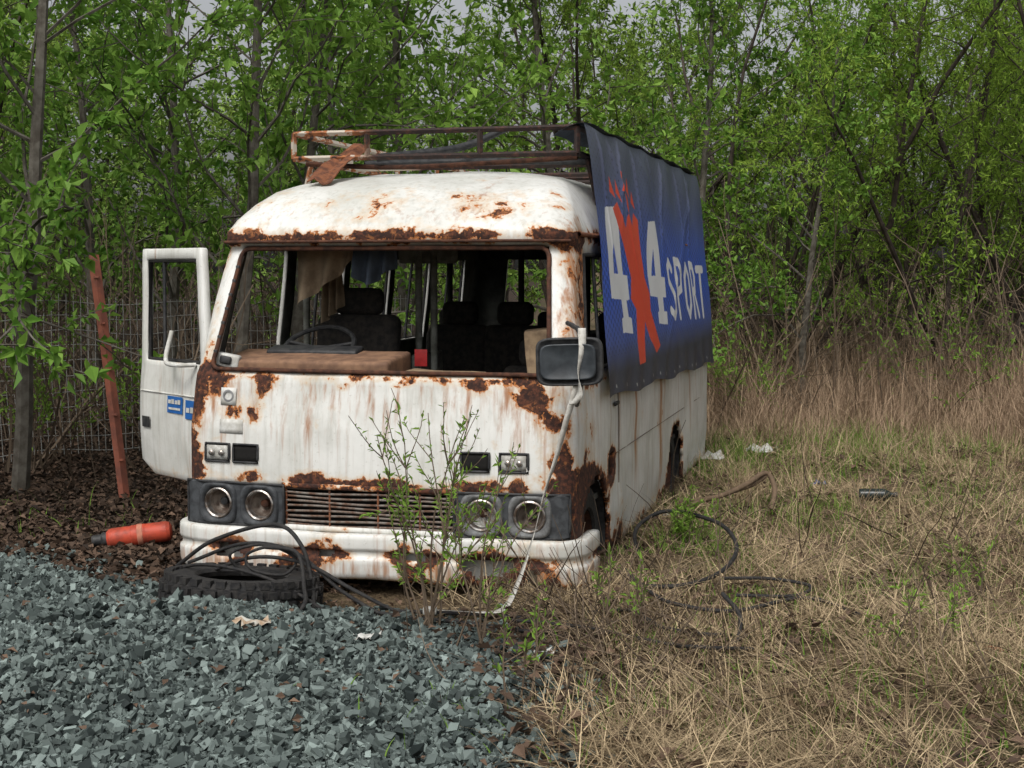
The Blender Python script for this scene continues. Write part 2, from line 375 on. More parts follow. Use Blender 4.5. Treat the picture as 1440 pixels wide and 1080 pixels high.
def litter_mesh():
    r=np.random.default_rng(17); mb=MB()
    def scat(x,y,lo,hi,lift=.03,cm=.42):
        n=len(x); az=r.uniform(0,6.28,n); D=np.stack([np.cos(az),np.sin(az),r.normal(0,.35,n)],1)
        P=np.stack([x,y,H(x,y)+r.uniform(.003,lift,n)],1)
        L=r.uniform(lo,hi,n); V,F=leaf_arr(P,D,L,L*r.uniform(.45,.8,n),r,.3)
        mb.add(V,F,0,np.repeat(np.clip(r.normal(cm,.25,n),0,1),4))
    N=42000; y=6.8+r.random(N)**1.3*9; x=-r.random(N)*(.42*y+.4)-.2
    k=~inbus(x,y,-.1)&~(pip(x,y,GP)); scat(x[k],y[k],.025,.07,.03,.33)
    N=520; y=4.1+r.random(N)*3; x=r.uniform(-.42,.0,N)*y; scat(x,y,.02,.045,.05,.6)
    N=5500; y=4.1+r.random(N)**1.2*8; x=r.random(N)*(.42*y); k=~inbus(x,y,0)&(fnoise(x,y,2.6,8)+r.normal(0,.3,N)>-.1); scat(x[k],y[k],.03,.075,.06,.5)
    N=1300; x=r.normal(.35,.35,N);y=r.normal(5.7,.5,N); scat(x,y,.03,.07,.05,.35)
    addob('leaf_litter',mb.mesh('leaf_litter',[LITTER],smooth=False))
litter_mesh()

# ------------------------------------------------------------------ trees
def gen_tree(name,seed,height,stems,baseR,tilt,nb1,nb2,leafL,leafW,perTwig,start=.3,bl=.42,droop=.0,mats=None,twigL=.55,spread0=.15,wander=.12,raw=False):
    r=np.random.default_rng(seed); mb=MB(); LP=[];LD=[]
    def grow(p,d,length,rad,level,n):
        pts=[p.copy()]; dirs=[d.copy()]
        seg=length/n
        for i in range(n):
            d=d+r.normal(0,wander if level==0 else .2,3)+np.array([0,0,(.05 if level==0 else .06)-droop*(level>0)*(i/n)])
            d/=np.linalg.norm(d); p=p+d*seg; pts.append(p.copy()); dirs.append(d.copy())
        pts=np.array(pts)
        rr=rad*np.linspace(1,.25 if level<2 else .35,len(pts))
        v,f=tube_arr(pts,rr,[7,4,3][min(level,2)]); mb.add(v,f,0,.4)
        if level==2:
            m=perTwig; t=r.random(m)*n*.98; i=t.astype(int); fr=(t-i)[:,None]
            P=pts[i]*(1-fr)+pts[i+1]*fr+r.normal(0,.02,(m,3))
            D=np.array(dirs)[i]*.5+r.normal(0,.65,(m,3))+np.array([0,0,-.15])
            LP.append(P);LD.append(D); return
        nbr=nb1 if level==0 else nb2; s0=start if level==0 else .15
        for k in range(nbr):
            t=s0+(1-s0)*(k+r.random())/nbr; i=min(int(t*n),n-1); fr=t*n-i
            q=pts[i]*(1-fr)+pts[i+1]*fr; dd=dirs[i]
            a=r.normal(size=3); a-=a@dd*dd; a/=np.linalg.norm(a)
            ang=r.uniform(.6,1.15) if level==0 else r.uniform(.5,1.1)
            nd=dd*math.cos(ang)+a*math.sin(ang)
            if level==0: grow(q,nd,height*bl*(1-.55*t)*r.uniform(.7,1.25),max(rad*(1-t*.7)*.36,.007),1,6)
            else: grow(q,nd,twigL*r.uniform(.6,1.4),max(rad*.35,.003),2,4)
    for s in range(stems):
        az=r.uniform(0,6.28); tl=tilt*r.uniform(.3,1)
        d=np.array([math.cos(az)*math.sin(tl),math.sin(az)*math.sin(tl),math.cos(tl)])
        p=np.array([math.cos(az),math.sin(az),0])*spread0*r.random()*(stems>1); p[2]=-.1
        grow(p,d,height*r.uniform(.75,1.05),baseR*r.uniform(.6,1),0,9)
    P=np.concatenate(LP);D=np.concatenate(LD); n=len(P)
    L=leafL*r.uniform(.6,1.25,n); V,F=leaf_arr(P,D,L,leafW/leafL*L*r.uniform(.8,1.2,n),r)
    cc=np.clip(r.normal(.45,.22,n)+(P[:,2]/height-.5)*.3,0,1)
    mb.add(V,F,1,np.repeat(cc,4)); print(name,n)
    return mb if raw else mb.mesh(name,mats,smooth=False)
TA=[gen_tree('broadleaf_tree',s,7.2,1,.075,.05,24,8,.105,.058,20,start=.16,bl=.34,droop=.06,mats=[BARK,LEAFA],wander=.045) for s in (21,22,23)]
TB=[gen_tree('willow_tree',s,6.0,8,.05,.8,11,7,.070,.022,30,start=.2,bl=.30,droop=.02,mats=[BARKD,LEAFB],spread0=.35,twigL=.5,wander=.10) for s in (31,32,33)]
def place(kind,x,y,name,k,s=1,rz=None):
    addob(name,kind[k%len(kind)],None,(x,y,float(H(x,y))),(0,0,rz if rz is not None else random.uniform(0,6.28)),(s,s,s*random.uniform(.95,1.08)))
for i,(x,y,s) in enumerate([(-3.36,9.6,1.0),(-2.3,11.6,1.0),(-2.0,12.6,.95),(-4.6,11.4,1.05),(-.9,13.4,1.0),(.6,14.2,1.0),(-3.4,14.0,1.0),(-5.9,13.2,1.1),(1.9,15.4,.9),(-4.2,8.2,.85),(-2.0,16.5,1.1),(-5.0,17,1.1),(2.9,14.3,.7)]):
    place(TA,x,y,'broadleaf_tree',i,s)
for i,(x,y,s) in enumerate([(3.0,16.6,.95),(4.9,16.0,1.0),(6.6,16.4,1.1),(4.0,18.6,1.1),(.9,18.5,1.05),(8.0,18.8,1.1),(-7.6,19,1.1),(7.0,13.9,.75),(5.9,18.4,1.05)]):
    place(TB,x,y,'willow_tree',i,s)
TC=[gen_tree('bg',s,7.6,3,.06,.3,15,7,.16,.075,14,start=.04,bl=.28,twigL=.7,spread0=.5,raw=True) for s in (41,42)]
big=MB(); k=0
for yy,x0,x1,st,s0,s1 in ((21.5,-10,11,2.3,.5,.85),(25,-12,13,2.3,.6,.95),(31,-15,16,2.5,.7,1.0)):
    x=x0
    while x<x1:
        k+=1; cx=x+random.uniform(-.8,.8); cy=yy+random.uniform(-1.4,1.4); s=random.uniform(s0,s1); a=random.uniform(0,6.28); ca,sa=math.cos(a)*s,math.sin(a)*s
        M=np.array([[ca,-sa,0],[sa,ca,0],[0,0,s*random.uniform(.9,1.1)]]); off=np.array([cx,cy,float(H(cx,cy))])
        big.addmb(TC[k%2],lambda v,M=M,off=off:v@M.T+off,random.uniform(-.18,.15)); x+=st
addob('distant_trees',big.mesh('distant_trees',[BARKD,LEAFC],smooth=False))
def brush():
    r=np.random.default_rng(51); mb=MB()
    for i in range(1100):
        if r.random()<.55: x=r.uniform(1.8,9);y=r.uniform(13.2,20)
        else: x=r.uniform(-8,-2.2);y=r.uniform(9.8,17)
        if inbus(np.array([x]),np.array([y]),.3)[0]: continue
        L=r.uniform(.6,2.3);az=r.uniform(0,6.28);ln=abs(r.normal(.35,.3));n=6
        p=np.array([x,y,float(H(x,y))-.02]);pts=[p]; d=np.array([math.cos(az)*math.sin(ln),math.sin(az)*math.sin(ln),math.cos(ln)])
        for j in range(n):
            d=d+r.normal(0,.12,3); d/=np.linalg.norm(d); p=p+d*L/n; pts.append(p)
        pts=np.array(pts); v,f=tube_arr(pts,np.linspace(.009,.003,n+1)*r.uniform(.5,1.5),3); col=r.random(); mb.add(v,f,0,col)
        for q in range(3):
            j=r.integers(2,n); dd=d+r.normal(0,.5,3); dd/=np.linalg.norm(dd); e=pts[j]+np.outer(np.linspace(0,L*.35,4),dd)+r.normal(0,.02,(4,3)); e[0]=pts[j]
            v,f=tube_arr(e,np.linspace(.004,.002,4),3); mb.add(v,f,0,col)
    addob('bare_brush',mb.mesh('bare_brush',[TWIG],smooth=False))
brush()

# ------------------------------------------------------------------ BUS
bus=empty('abandoned_minibus',(-.69,6.759,0),-TH)
ZP=[0.04,.26,.5,.75,1.0,1.03,1.64,1.655,1.665,1.72,1.78,1.86,1.93,1.985,2.03,2.06,2.075,2.08]
YF=[.04,.0,.0,.012,.045,.06,.315,.30,.285,.285,.33,.43,.57,.75,.98,1.25,1.6,2.0]
HW=[.985,1.0,1.0,1.0,.985,.98,.915,.92,.925,.92,.895,.855,.805,.745,.66,.50,.28,.02]
RC=.10; BU=.05
def prof(z): return float(np.interp(z,ZP,YF)),float(np.interp(z,ZP,HW))
def rad_at(z): return min(RC+.08*max(0,min(1,(z-1.72)/.15)),prof(z)[1]*.5)
def fsurf(x,z,off=0):
    yf,hw=prof(z); r=rad_at(z); bu=BU; ax=abs(x); fl=hw-r
    if ax<=fl: return np.array([x,yf+bu*(ax/fl)**2-off,z])
    a=math.asin(min(1,(ax-fl)/r)); s=1 if x>0 else -1
    return np.array([s*(fl+(r+off)*math.sin(a)),yf+bu+r-(r+off)*math.cos(a),z])
LEN=5.0
def outline(kind,val,z,off=0):
    yf,hw=prof(z); r=rad_at(z); fl=hw-r; ys=yf+BU+r
    rs=max(0,(z-1.72))*1.2; ye=LEN-rs**1.5-r
    if kind=='f': return np.array([val*fl,yf+BU*val*val-off,z])
    if kind=='rc': return np.array([fl+(r+off)*math.sin(val),yf+BU+r-(r+off)*math.cos(val),z])
    if kind=='lc': return np.array([-(fl+(r+off)*math.sin(val)),yf+BU+r-(r+off)*math.cos(val),z])
    if kind in('rs','ls'):
        y0=.16; sh=ys-y0; w=max(.9,2*sh); y=val+sh*max(0,1-(val-y0)/w)
        e0=LEN-RC; she=ye-e0; y+=she*max(0,1-(e0-val)/1.0)
        x=hw+off
        return np.array([x if kind=='rs' else -x,y,z])
    if kind=='rr': return np.array([fl+(r)*math.cos(val),ye+r*math.sin(val),z])
    if kind=='lr': return np.array([-(fl+(r)*math.cos(val)),ye+r*math.sin(val),z])
    if kind=='b': return np.array([val*fl,ye+r,z])
def dens(keys,step):
    out=[]
    for a,b_ in zip(keys[:-1],keys[1:]):
        n=max(1,int(round((b_-a)/step))); out+=list(np.linspace(a,b_,n,endpoint=False))
    return out+[keys[-1]]
RW=[(.36,1.12),(1.25,2.0),(2.1,2.85),(2.95,3.7),(3.8,4.6)]
ylist=dens([.16]+[v for w in RW for v in w]+[LEN-RC],.035)
cols=[('f',v) for v in dens([-1,-.985,.985,1],.025)]
cols+=[('rc',v) for v in np.linspace(0,math.pi/2,8)[1:-1]]
cols+=[('rs',v) for v in ylist]
cols+=[('rr',v) for v in np.linspace(0,math.pi/2,7)[1:-1]]
cols+=[('b',v) for v in dens([-1,-.8,.8,1],.06)[::-1]]
cols+=[('lr',v) for v in np.linspace(math.pi/2,0,7)[1:-1]]
cols+=[('ls',v) for v in ylist[::-1]]
cols+=[('lc',v) for v in np.linspace(math.pi/2,0,8)[1:-1]]
zlist=dens([.04,.10,.285,.47,.6,1.0,1.03,1.6,1.64,1.665,1.72],.03)+[1.75,1.78,1.82,1.86,1.895,1.93,1.96,1.985,2.01,2.03,2.047,2.06,2.068,2.075,2.08]
nc=len(cols);nz=len(zlist)
V=np.array([[outline(k_,v_,z) for k_,v_ in cols] for z in zlist])
WH=[(.58,.13,.36),(3.27,.12,.36)]
def cellopen(k_,v0,v1,z0,z1):
    zm=(z0+z1)/2; vm=(v0+v1)/2
    if k_=='f' and 1.03<zm<1.64 and abs(vm)<.985: return True
    if k_=='f' and .285<zm<.47: return True
    if k_ in('rs','ls'):
        for cy,cz,rr in WH:
            if (vm-cy)**2+(zm-cz)**2<rr*rr: return True
        if 1.03<zm<1.6:
            for a,b_ in RW:
                if a<vm<b_: return True
        if k_=='ls' and .36<vm<1.12 and .38<zm<1.64 : return True
        if k_=='rs' and .93<vm<1.06 and .43<zm<.56: return True
    if k_=='b' and 1.03<zm<1.6 and abs(vm)<.8: return True
    return False
FB=[]
for j in range(nz-1):
    for i in range(nc):
        i2=(i+1)%nc; k_,v_=cols[i]; k2,v2=cols[i2]
        if k_==k2 and cellopen(k_,v_,v2,zlist[j],zlist[j+1]): continue
        FB.append((j*nc+i,j*nc+i2,(j+1)*nc+i2,(j+1)*nc+i))
def gauss(d,s): return np.exp(-(d/s)**2)
blobs=[(-.72,.80,.09,.07,.38),(-.60,.82,.05,.06,.36),(-.82,.95,.12,.06,.40),(-.57,.95,.07,.05,.36),(-.34,.965,.05,.035,.34),(.78,.93,.11,.06,.38),(.87,.82,.10,.12,.36),(.53,.965,.06,.04,.34),(-.34,.51,.12,.06,.40),(-.12,.50,.14,.045,.40),(.10,.50,.10,.05,.36),(.55,.52,.10,.05,.36),(.74,.53,.06,.06,.32),(.92,.60,.08,.10,.34),(.96,.38,.07,.16,.36),(-.95,.78,.07,.16,.38),(-.93,.56,.08,.08,.34),(.15,.97,.06,.03,.3),(-.15,.97,.06,.03,.25),(-.62,.53,.06,.04,.3),(.62,.72,.03,.03,.2),(-.80,.70,.05,.04,.2),(-.97,.95,.05,.1,.35)]
rblobs=[(.42,1.0,.06,.25),(.35,.75,.05,.25),(-.3,.55,.08,.18),(.1,.5,.06,.2),(.58,.48,.14,.32),(-.7,.6,.14,.30),(-.62,.95,.10,.30),(0.05,1.15,.07,.22),(-.1,.42,.14,.30),(.35,.44,.14,.32),(.78,.6,.1,.25),(-.4,.42,.1,.25)]
def rustfun(P):
    x,y,z=P[:,0],P[:,1],P[:,2]; R=np.full(len(P),.15)
    fr=(y<.62)&(z<1.78)
    R+=np.where(fr,.33*gauss(z-1.015,.032),0)
    R+=np.where(y<1.2,.44*gauss(z-1.69,.05),.22*gauss(z-1.695,.04))
    R+=np.where(fr,.17*gauss(z-.495,.03),0)
    R+=np.where(fr&(z<1.7)&(z>1.0),.30*gauss(x-.93,.07),0)
    R+=np.where(fr&(z<1.7)&(z>1.0),.28*gauss(x+.90,.05),0)
    R+=np.where(fr&(z<1.0),.20*gauss(x-.97,.05)+.16*gauss(x+.99,.05),0)
    for bx,bz,sx_,sz_,a in blobs: R+=np.where(y<.35,a*np.exp(-(np.abs((x-bx)/sx_)**2.5+np.abs((z-bz)/sz_)**2.5)),0)
    for bx,by,s,a in rblobs: R+=np.where(z>1.76,a*gauss(np.hypot(x-bx,y-by),s),0)
    sd=np.abs(x)>.95
    for cy,cz,rr in WH: R+=np.where(sd,.34*gauss(np.hypot(y-cy,z-cz)-rr,.05),0)
    R+=np.where(sd&(y>.3),.26*gauss(z-.06,.07)+.18*gauss(z-.98,.04)+.10*gauss(z-.55,.02),0)
    R+=np.where(sd&(y<1.3)&(z<.6),.12,0)
    for yy,a in ((1.2,.10),(2.62,.16)): R+=np.where(sd,a*gauss(y-yy,.03)*(z<1),0)
    R+=np.where(sd,.40*gauss(np.hypot(y-.99,z-.5)-.08,.05),0)
    S=np.where(fr&(z<1.0),np.clip((z-.50)/.4,0,1)*.50,.1)
    S=S+np.where(fr&(z<1.05),.45*gauss(x-.82,.16)+.35*gauss(x+.82,.14)+.3*gauss(x-.45,.08)+.3*gauss(x+.3,.06)+.3*gauss(x+.02,.05),0)
    S=np.where(fr&(z>=1.03),.1+.9*gauss(x-.93,.08),S)
    S=np.where(sd&(y>.2)&(z<1.0),.34,S)
    for yy,sa,am,z0 in ((1.22,.03,.5,.4),(1.72,.05,1.0,.2),(1.86,.02,.6,.6),(2.58,.06,1.1,.0),(2.72,.02,.7,.45),(3.1,.03,.4,.65),(3.92,.04,.8,.3),(4.55,.02,.6,.5)): S+=np.where(sd&(z<1.0),am*gauss(y-yy-.03*np.sin(z*7),sa)*np.clip((z-z0)/.35,0,1),0)
    S=np.where(z>1.78,.1+.5*gauss(x-.42,.05)*(y<.95)+.35*gauss(z-1.79,.05),S)
    return np.clip(R,0,1),np.clip(S,0,1.4)
Vf=V.reshape(-1,3).copy()
for i,p in enumerate(Vf):
    nv=mnoise.noise(Vector(p)*2.4); nv2=mnoise.noise(Vector(p)*6)
    if p[2]<1.78: Vf[i,1 if abs(p[0])<.9 else 0]+=(.010*nv+.004*nv2)
    else: Vf[i,2]+=.010*nv+.004*nv2
R,S=rustfun(Vf)
mb=MB(); mb.add(Vf,FB)
shell=addob('body_shell',mb.mesh('body_shell',[PAINT,INNER],extra={'rust':R,'streak':S}),bus)
so=shell.modifiers.new('thick','SOLIDIFY'); so.thickness=.022; so.offset=-1; so.material_offset=1; so.material_offset_rim=0

def patch(name,x0,x1,z0,z1,off,mat,thick=.015,nx_=12,nz_=6,rust=None,hole=None):
    mb=MB(); xs=np.linspace(x0,x1,nx_);zs=np.linspace(z0,z1,nz_)
    P=np.array([[fsurf(x,z,off) for x in xs] for z in zs]).reshape(-1,3)
    F=[]
    for j in range(nz_-1):
        for i in range(nx_-1):
            if hole and hole((xs[i]+xs[i+1])/2,(zs[j]+zs[j+1])/2): continue
            F.append((j*nx_+i,j*nx_+i+1,(j+1)*nx_+i+1,(j+1)*nx_+i))
    mb.add(P,F); ex=None
    if rust is not None: ex={'rust':np.full(len(P),rust),'streak':np.full(len(P),.2)}
    o=addob(name,mb.mesh(name,[mat],extra=ex),bus)
    s=o.modifiers.new('t','SOLIDIFY'); s.thickness=thick; s.offset=-1
    return o
def frame_rect(name,x0,x1,z0,z1,off,w,mat,rad=.01):
    pts=[]
    for x in np.linspace(x0,x1,8): pts.append(fsurf(x,z0,off))
    for z in np.linspace(z0,z1,6)[1:]: pts.append(fsurf(x1,z,off))
    for x in np.linspace(x1,x0,8)[1:]: pts.append(fsurf(x,z1,off))
    for z in np.linspace(z1,z0,6)[1:]: pts.append(fsurf(x0,z,off))
    return tube(name,pts,w,mat,bus,0,6)
HOLE=simple('dark_cavity',(.012,.011,.01),.9,.3,20)
for s,tag in ((-1,'a'),(1,'b')):
    x0,x1=(.435*s,.965*s)
    lo,hi=min(x0,x1),max(x0,x1)
    patch('headlamp_panel_'+tag,lo,hi,.272,.483,.022,GREYP,.02,64,28,hole=lambda x,z:min(math.hypot(abs(x)-.565,z-.377),math.hypot(abs(x)-.795,z-.377))<.080)
    frame_rect('headlamp_panel_rim_'+tag,lo,hi,.274,.481,.024,.007,BLACK)
    for xx in (.565,.795):
        c=fsurf(xx*s,.377,.02); ang=math.atan(2*BU*xx*s)
        mbz=MB(); n=40; th=np.arange(n)*2*math.pi/n
        def sq(rad,e): return np.sign(np.cos(th))*np.abs(np.cos(th))**e*rad, np.sign(np.sin(th))*np.abs(np.sin(th))**e*rad
        rings=[]
        for rad,e,h in ((.104,.5,-.005),(.100,.5,.018),(.092,.55,.022),(.080,1,.010),(.078,1,-.04)):
            a_,b_=sq(rad,e); rings.append(np.stack([a_,b_*.98,np.full(n,h)],1))
        RV=np.concatenate(rings); j=np.arange(n); F=np.concatenate([np.stack([k*n+j,k*n+(j+1)%n,(k+1)*n+(j+1)%n,(k+1)*n+j],1) for k in range(4)])
        mbz.add(RV,F); addob('headlamp_bezel',mbz.mesh('headlamp_bezel',[GREYP if s<0 else BEZ]),bus,c,(math.pi/2,0,ang))
        lathe('headlamp_ring',[(.078,-.004),(.077,.010),(.071,.014),(.065,.008),(.062,-.012),(.060,-.02)],CHROME,bus,c,(math.pi/2,0,ang))
        lathe('headlamp_bowl',[(.079,-.012),(.062,-.022),(.055,-.042),(.042,-.062),(.026,-.075),(.014,-.078),(.013,-.066),(.001,-.064)],LENS if (s>0 and xx<.7) else REFL,bus,c,(math.pi/2,0,ang))
        lathe('lamp_socket',[(.02,-.075),(.02,-.045),(.013,-.04),(.001,-.04)],RUSTD if xx<.7 else BLACK,bus,c,(math.pi/2,0,ang))
        if s>0 and xx<.7:
            for q in range(4):
                a=q*1.6+.4; barset('lamp_shard',[((c[0]+.015*math.cos(a),c[1]+.01,c[2]+.015*math.sin(a)),(c[0]+.062*math.cos(a),c[1]+.006,c[2]+.062*math.sin(a)))],.007,CHROME,bus)
rbox('grille_cavity',(0,.14,.378),(1.75,.02,.23),0,HOLE,bus)
GS=simple('grille_slat',(.19,.17,.15),.7,.4,22,c2=(.10,.05,.03))
for i in range(9):
    z=.29+i*.0225
    pts=[fsurf(x,z,-.004+(.004 if i%2 else 0))+np.array([0,0,.004*math.sin(x*9+i)]) for x in np.linspace(-.432,.432,24)]
    tube('grille_slat',pts,.0062,GS,bus,0,5)
for x in (-.43,-.2,.05,.26,.43):
    tube('grille_post',[fsurf(x,z,.0) for z in np.linspace(.275,.482,4)],.006,RUST,bus,0,5)
patch('grille_surround_bottom',-.45,.45,.262,.288,.012,PAINT,.02,20,3,rust=.28)
patch('grille_surround_top',-.45,.45,.468,.492,.012,PAINT,.02,20,3,rust=.55)
def signal(xc,kind):
    zc=.625; w=.068;h=.044
    patch('indicator_socket',xc-w,xc+w,zc-h,zc+h,.004,HOLE,.01,6,4)
    frame_rect('indicator_frame',xc-w,xc+w,zc-h,zc+h,.008,.006,BLACK)
    if kind=='lamp':
        patch('indicator_housing',xc-w*.86,xc+w*.86,zc-h*.8,zc+h*.8,.012,LENS,.01,6,4)
        for dx in (-.025,.03):
            c=fsurf(xc+dx,zc,.018); lathe('indicator_bulb',[(.014,0),(.014,.012),(.008,.016),(.001,.017)],CHROME,bus,c,(math.pi/2,0,0),12)
signal(-.81,'lamp');signal(-.652,'hole');signal(.53,'hole');signal(.715,'lamp')
patch('front_sticker',-.80,-.715,.86,.945,.003,WHITEP,.002,4,4)
c=fsurf(-.757,.905,.006); lathe('sticker_emblem',[(.03,0),(.03,.002),(.022,.003),(.02,.001)],simple('grey_print',(.25,.25,.25)),bus,c,(math.pi/2,0,-.07),24)
patch('front_patch',-.80,-.67,.72,.79,.004,WHITEP,.002,5,4)
# bumper
bcols=[('ls',v) for v in (.36,.3,.25,.20)]+[('lc',v) for v in np.linspace(math.pi/2,0,11)]+[('f',v) for v in np.linspace(-.99,.99,110)]+[('rc',v) for v in np.linspace(0,math.pi/2,11)]+[('rs',v) for v in (.20,.25,.3,.36)]
bp=[(0.0,.262),(.03,.268),(.052,.266),(.060,.258),(.062,.24),(.062,.205),(.060,.192),(.050,.187),(.048,.17),(.050,.155),(.060,.150),(.063,.138),(.062,.12),(.061,.10),(.060,.08),(.054,.06),(.04,.048),(.02,.046)]
BV=[]
for o_,z in bp:
    for k_,v_ in bcols:
        p=outline(k_,v_,.26,o_); p[2]=z; BV.append(p)
BV=np.array(BV); nb=len(bcols)
for i,p in enumerate(BV):
    d=mnoise.noise(Vector((p[0]*3.1,p[2]*1.5,0)))*.016+mnoise.noise(Vector((p[0]*9,p[2]*9,3)))*.006; BV[i,1]+=d; BV[i,2]+=mnoise.noise(Vector((p[0]*2.2,9,0)))*.012 - .06*max(0,p[0])*(.26-p[2])
BF=[]
hc=[(-.72,.15,.08,.026),(-.2,.17,.05,.014),(.25,.165,.06,.014),(.60,.13,.12,.036),(.82,.08,.035,.045),(-.35,.08,.04,.02)]
for j in range(len(bp)-1):
    for i in range(nb-1):
        c=(BV[j*nb+i]+BV[(j+1)*nb+i+1])/2
        if any(abs(c[0]-hx)<hw_*(.8+.4*mnoise.noise(Vector((c[2]*40,hx,0)))) and abs(c[2]-hz)<hh*(1+.5*mnoise.noise(Vector((c[0]*20,hx,3)))) for hx,hz,hw_,hh in hc): continue
        BF.append((j*nb+i,(j)*nb+i+1,(j+1)*nb+i+1,(j+1)*nb+i))
Rb=.15+.20*gauss(BV[:,2]-.17,.025)+.2*gauss(BV[:,2]-.05,.025)
for hx,hz,hw_,hh in hc: Rb+=.32*gauss(np.hypot((BV[:,0]-hx)/1.6,BV[:,2]-hz)-.05,.04)
Rb+=.12*(BV[:,0]>.9)+.18*gauss(BV[:,0]-.6,.28)+.12*gauss(BV[:,0]+.72,.12)
mb=MB(); mb.add(BV,[f[::-1] for f in BF]); ob=addob('front_bumper',mb.mesh('front_bumper',[PAINT,RUSTD],extra={'rust':np.clip(Rb,0,1),'streak':np.full(len(BV),.35)+.5*gauss(BV[:,2]-.1,.05)}),bus)
s=ob.modifiers.new('t','SOLIDIFY'); s.thickness=.006;s.offset=-1
rbox('bumper_beam',(0,.10,.16),(1.7,.06,.1),.01,RUSTD,bus,warp=.01)
rbox('floor_pan',(0,2.6,.36),(1.9,4.7,.03),0,INNER,bus)
rbox('chassis_rail',(-.4,2.5,.22),(.08,4.6,.14),.01,RUSTD,bus); rbox('chassis_rail_b',(.4,2.5,.22),(.08,4.6,.14),.01,RUSTD,bus)
rbox('firewall',(0,.19,.62),(1.86,.03,.7),0,INNER,bus)
W=[]
def wx(z): return (prof(z)[1]-RC)*.985
for x in np.linspace(-wx(1.035)+.03,wx(1.035)-.03,20): W.append(fsurf(x,1.035,.006))
for z in np.linspace(1.06,1.60,10): W.append(fsurf(wx(z),z,.006))
for x in np.linspace(wx(1.63)-.03,-wx(1.63)+.03,20): W.append(fsurf(x,1.632,.006))
for z in np.linspace(1.60,1.06,10): W.append(fsurf(-wx(z),z,.006))
W.append(W[0]); tube('windshield_gasket',W,.012,RUSTD,bus,2,6)
for t in range(7):
    z=1.12+t*.07; p=fsurf(-wx(z),z,.01); rbox('gasket_clip',tuple(p),(.02,.02,.018),.004,BLACK,bus)
tube('brow_drip_rail',[fsurf(x,1.667,.012) for x in np.linspace(-.9,.9,40)],.008,RUSTD,bus,0,6)
for s in (-1,1):
    kk='rs' if s>0 else 'ls'
    tube('roof_gutter',[outline(kk,y,1.70,.008) for y in np.linspace(.19,4.8,30)],.012,PAINT if s<0 else RUST,bus,0,6)
for s,kk in ((1,'rs'),(-1,'ls')):
    for a,b_ in RW:
        if s<0 and a<.5: continue
        pts=[outline(kk,y,1.03,.003) for y in np.linspace(a,b_,5)]+[outline(kk,b_,z,.003) for z in np.linspace(1.03,1.6,4)[1:]]+[outline(kk,y,1.6,.003) for y in np.linspace(b_,a,5)[1:]]+[outline(kk,a,z,.003) for z in np.linspace(1.6,1.03,4)[1:]]
        tube('side_window_frame',pts,.011,BLACKR,bus,0,5)
        tube('window_divider',[outline(kk,(a+b_)/2,z,-.004) for z in np.linspace(1.03,1.6,4)],.01,BLACK,bus,0,5)
SEAM=simple('seam',(.22,.18,.14),.9)
tube('side_seam',[outline('rs',y,.55,.0002) for y in np.linspace(1.1,4.8,30)],.003,SEAM,bus,0,4)
tube('door_joint',[outline('rs',1.16,z,.0005) for z in np.linspace(.38,.98,8)],.004,SEAM,bus,0,4)
rbox('fuel_filler',(.93,1.0,.5),(.02,.1,.1),.01,RUSTD,bus)
rbox('door_handle',(1.008,1.05,.82),(.016,.10,.022),.006,BLACK,bus)
def wheel(name,loc,r,mat,w=.17,parent=None,rot=(0,math.pi/2,0),fill=True):
    prof_=[(r*.58,-w*.42),(r*.62,-w*.5),(r*.82,-w*.52),(r*.95,-w*.46),(r,-w*.36),(r,w*.36),(r*.95,w*.46),(r*.82,w*.52),(r*.62,w*.5),(r*.58,w*.42)]
    if not fill: prof_+= [(r*.60,w*.3),(r*.88,w*.2),(r*.88,-w*.2),(r*.60,-w*.3),(r*.58,-w*.42)]
    return lathe(name,prof_,mat,parent or bus,loc,rot,40)
for cy in (.58,3.27):
    for s in (-1,1):
        wheel('tyre',(.87*s,cy,.15),.30,BLACKR)
        lathe('wheel_rim',[(.17,.07),(.165,.03),(.13,.0),(.09,.03),(.07,.06),(.03,.062),(.001,.062)],RUSTD,bus,(.87*s,cy,.15),(0,s*math.pi/2,0),28)
    mb=MB()
    for s in (-1,1):
        th=np.linspace(-.2,math.pi+.2,16)
        a=np.stack([np.full(16,s*.97),cy+.37*np.cos(th),.12+.37*np.sin(th)],1); b_=a.copy(); b_[:,0]=s*.6
        j=np.arange(15); mb.add(np.vstack([a,b_]),np.stack([j,j+1,17+j,16+j],1))
    addob('wheel_housing',mb.mesh('wheel_housing',[BLACK]),bus)
def seat(x,y,ztop,w=.46):
    rbox('seat_cushion',(x,y-.22,.78),(w,.48,.14),.04,SEAT,bus)
    rbox('seat_base',(x,y-.2,.55),(w*.8,.4,.34),.01,SEAT,bus)
    rbox('seat_back',(x,y+.04,ztop-.38),(w,.12,.52),.05,SEAT,bus,(.14*-1,0,0),5)
    rbox('seat_headrest',(x,y+.08,ztop-.05),(w*.58,.1,.15),.045,SEAT,bus,(-.1,0,0),5)
seat(-.45,1.0,1.40,.48); seat(-.22,2.15,1.30,.40); seat(.14,2.15,1.30,.40); seat(.55,1.15,1.12,.42)
seat(-.6,3.3,1.22,.44); seat(.1,3.4,1.2,.44); seat(.55,3.3,1.2,.42)
rbox('dashboard_top',(-.42,.36,1.035),(.92,.34,.12),.018,DASH,bus,(.12,0,0),warp=.006)
rbox('dashboard_lower',(0,.35,.9),(1.7,.32,.12),.03,INNER,bus,warp=.01)
rbox('dashboard_lump',(.28,.36,.99),(.4,.26,.06),.028,FOAM,bus,(0,.05,.1),warp=.015)
rbox('instrument_cowl',(-.46,.46,1.11),(.5,.12,.035),.015,BLACK,bus,(.2,0,0))
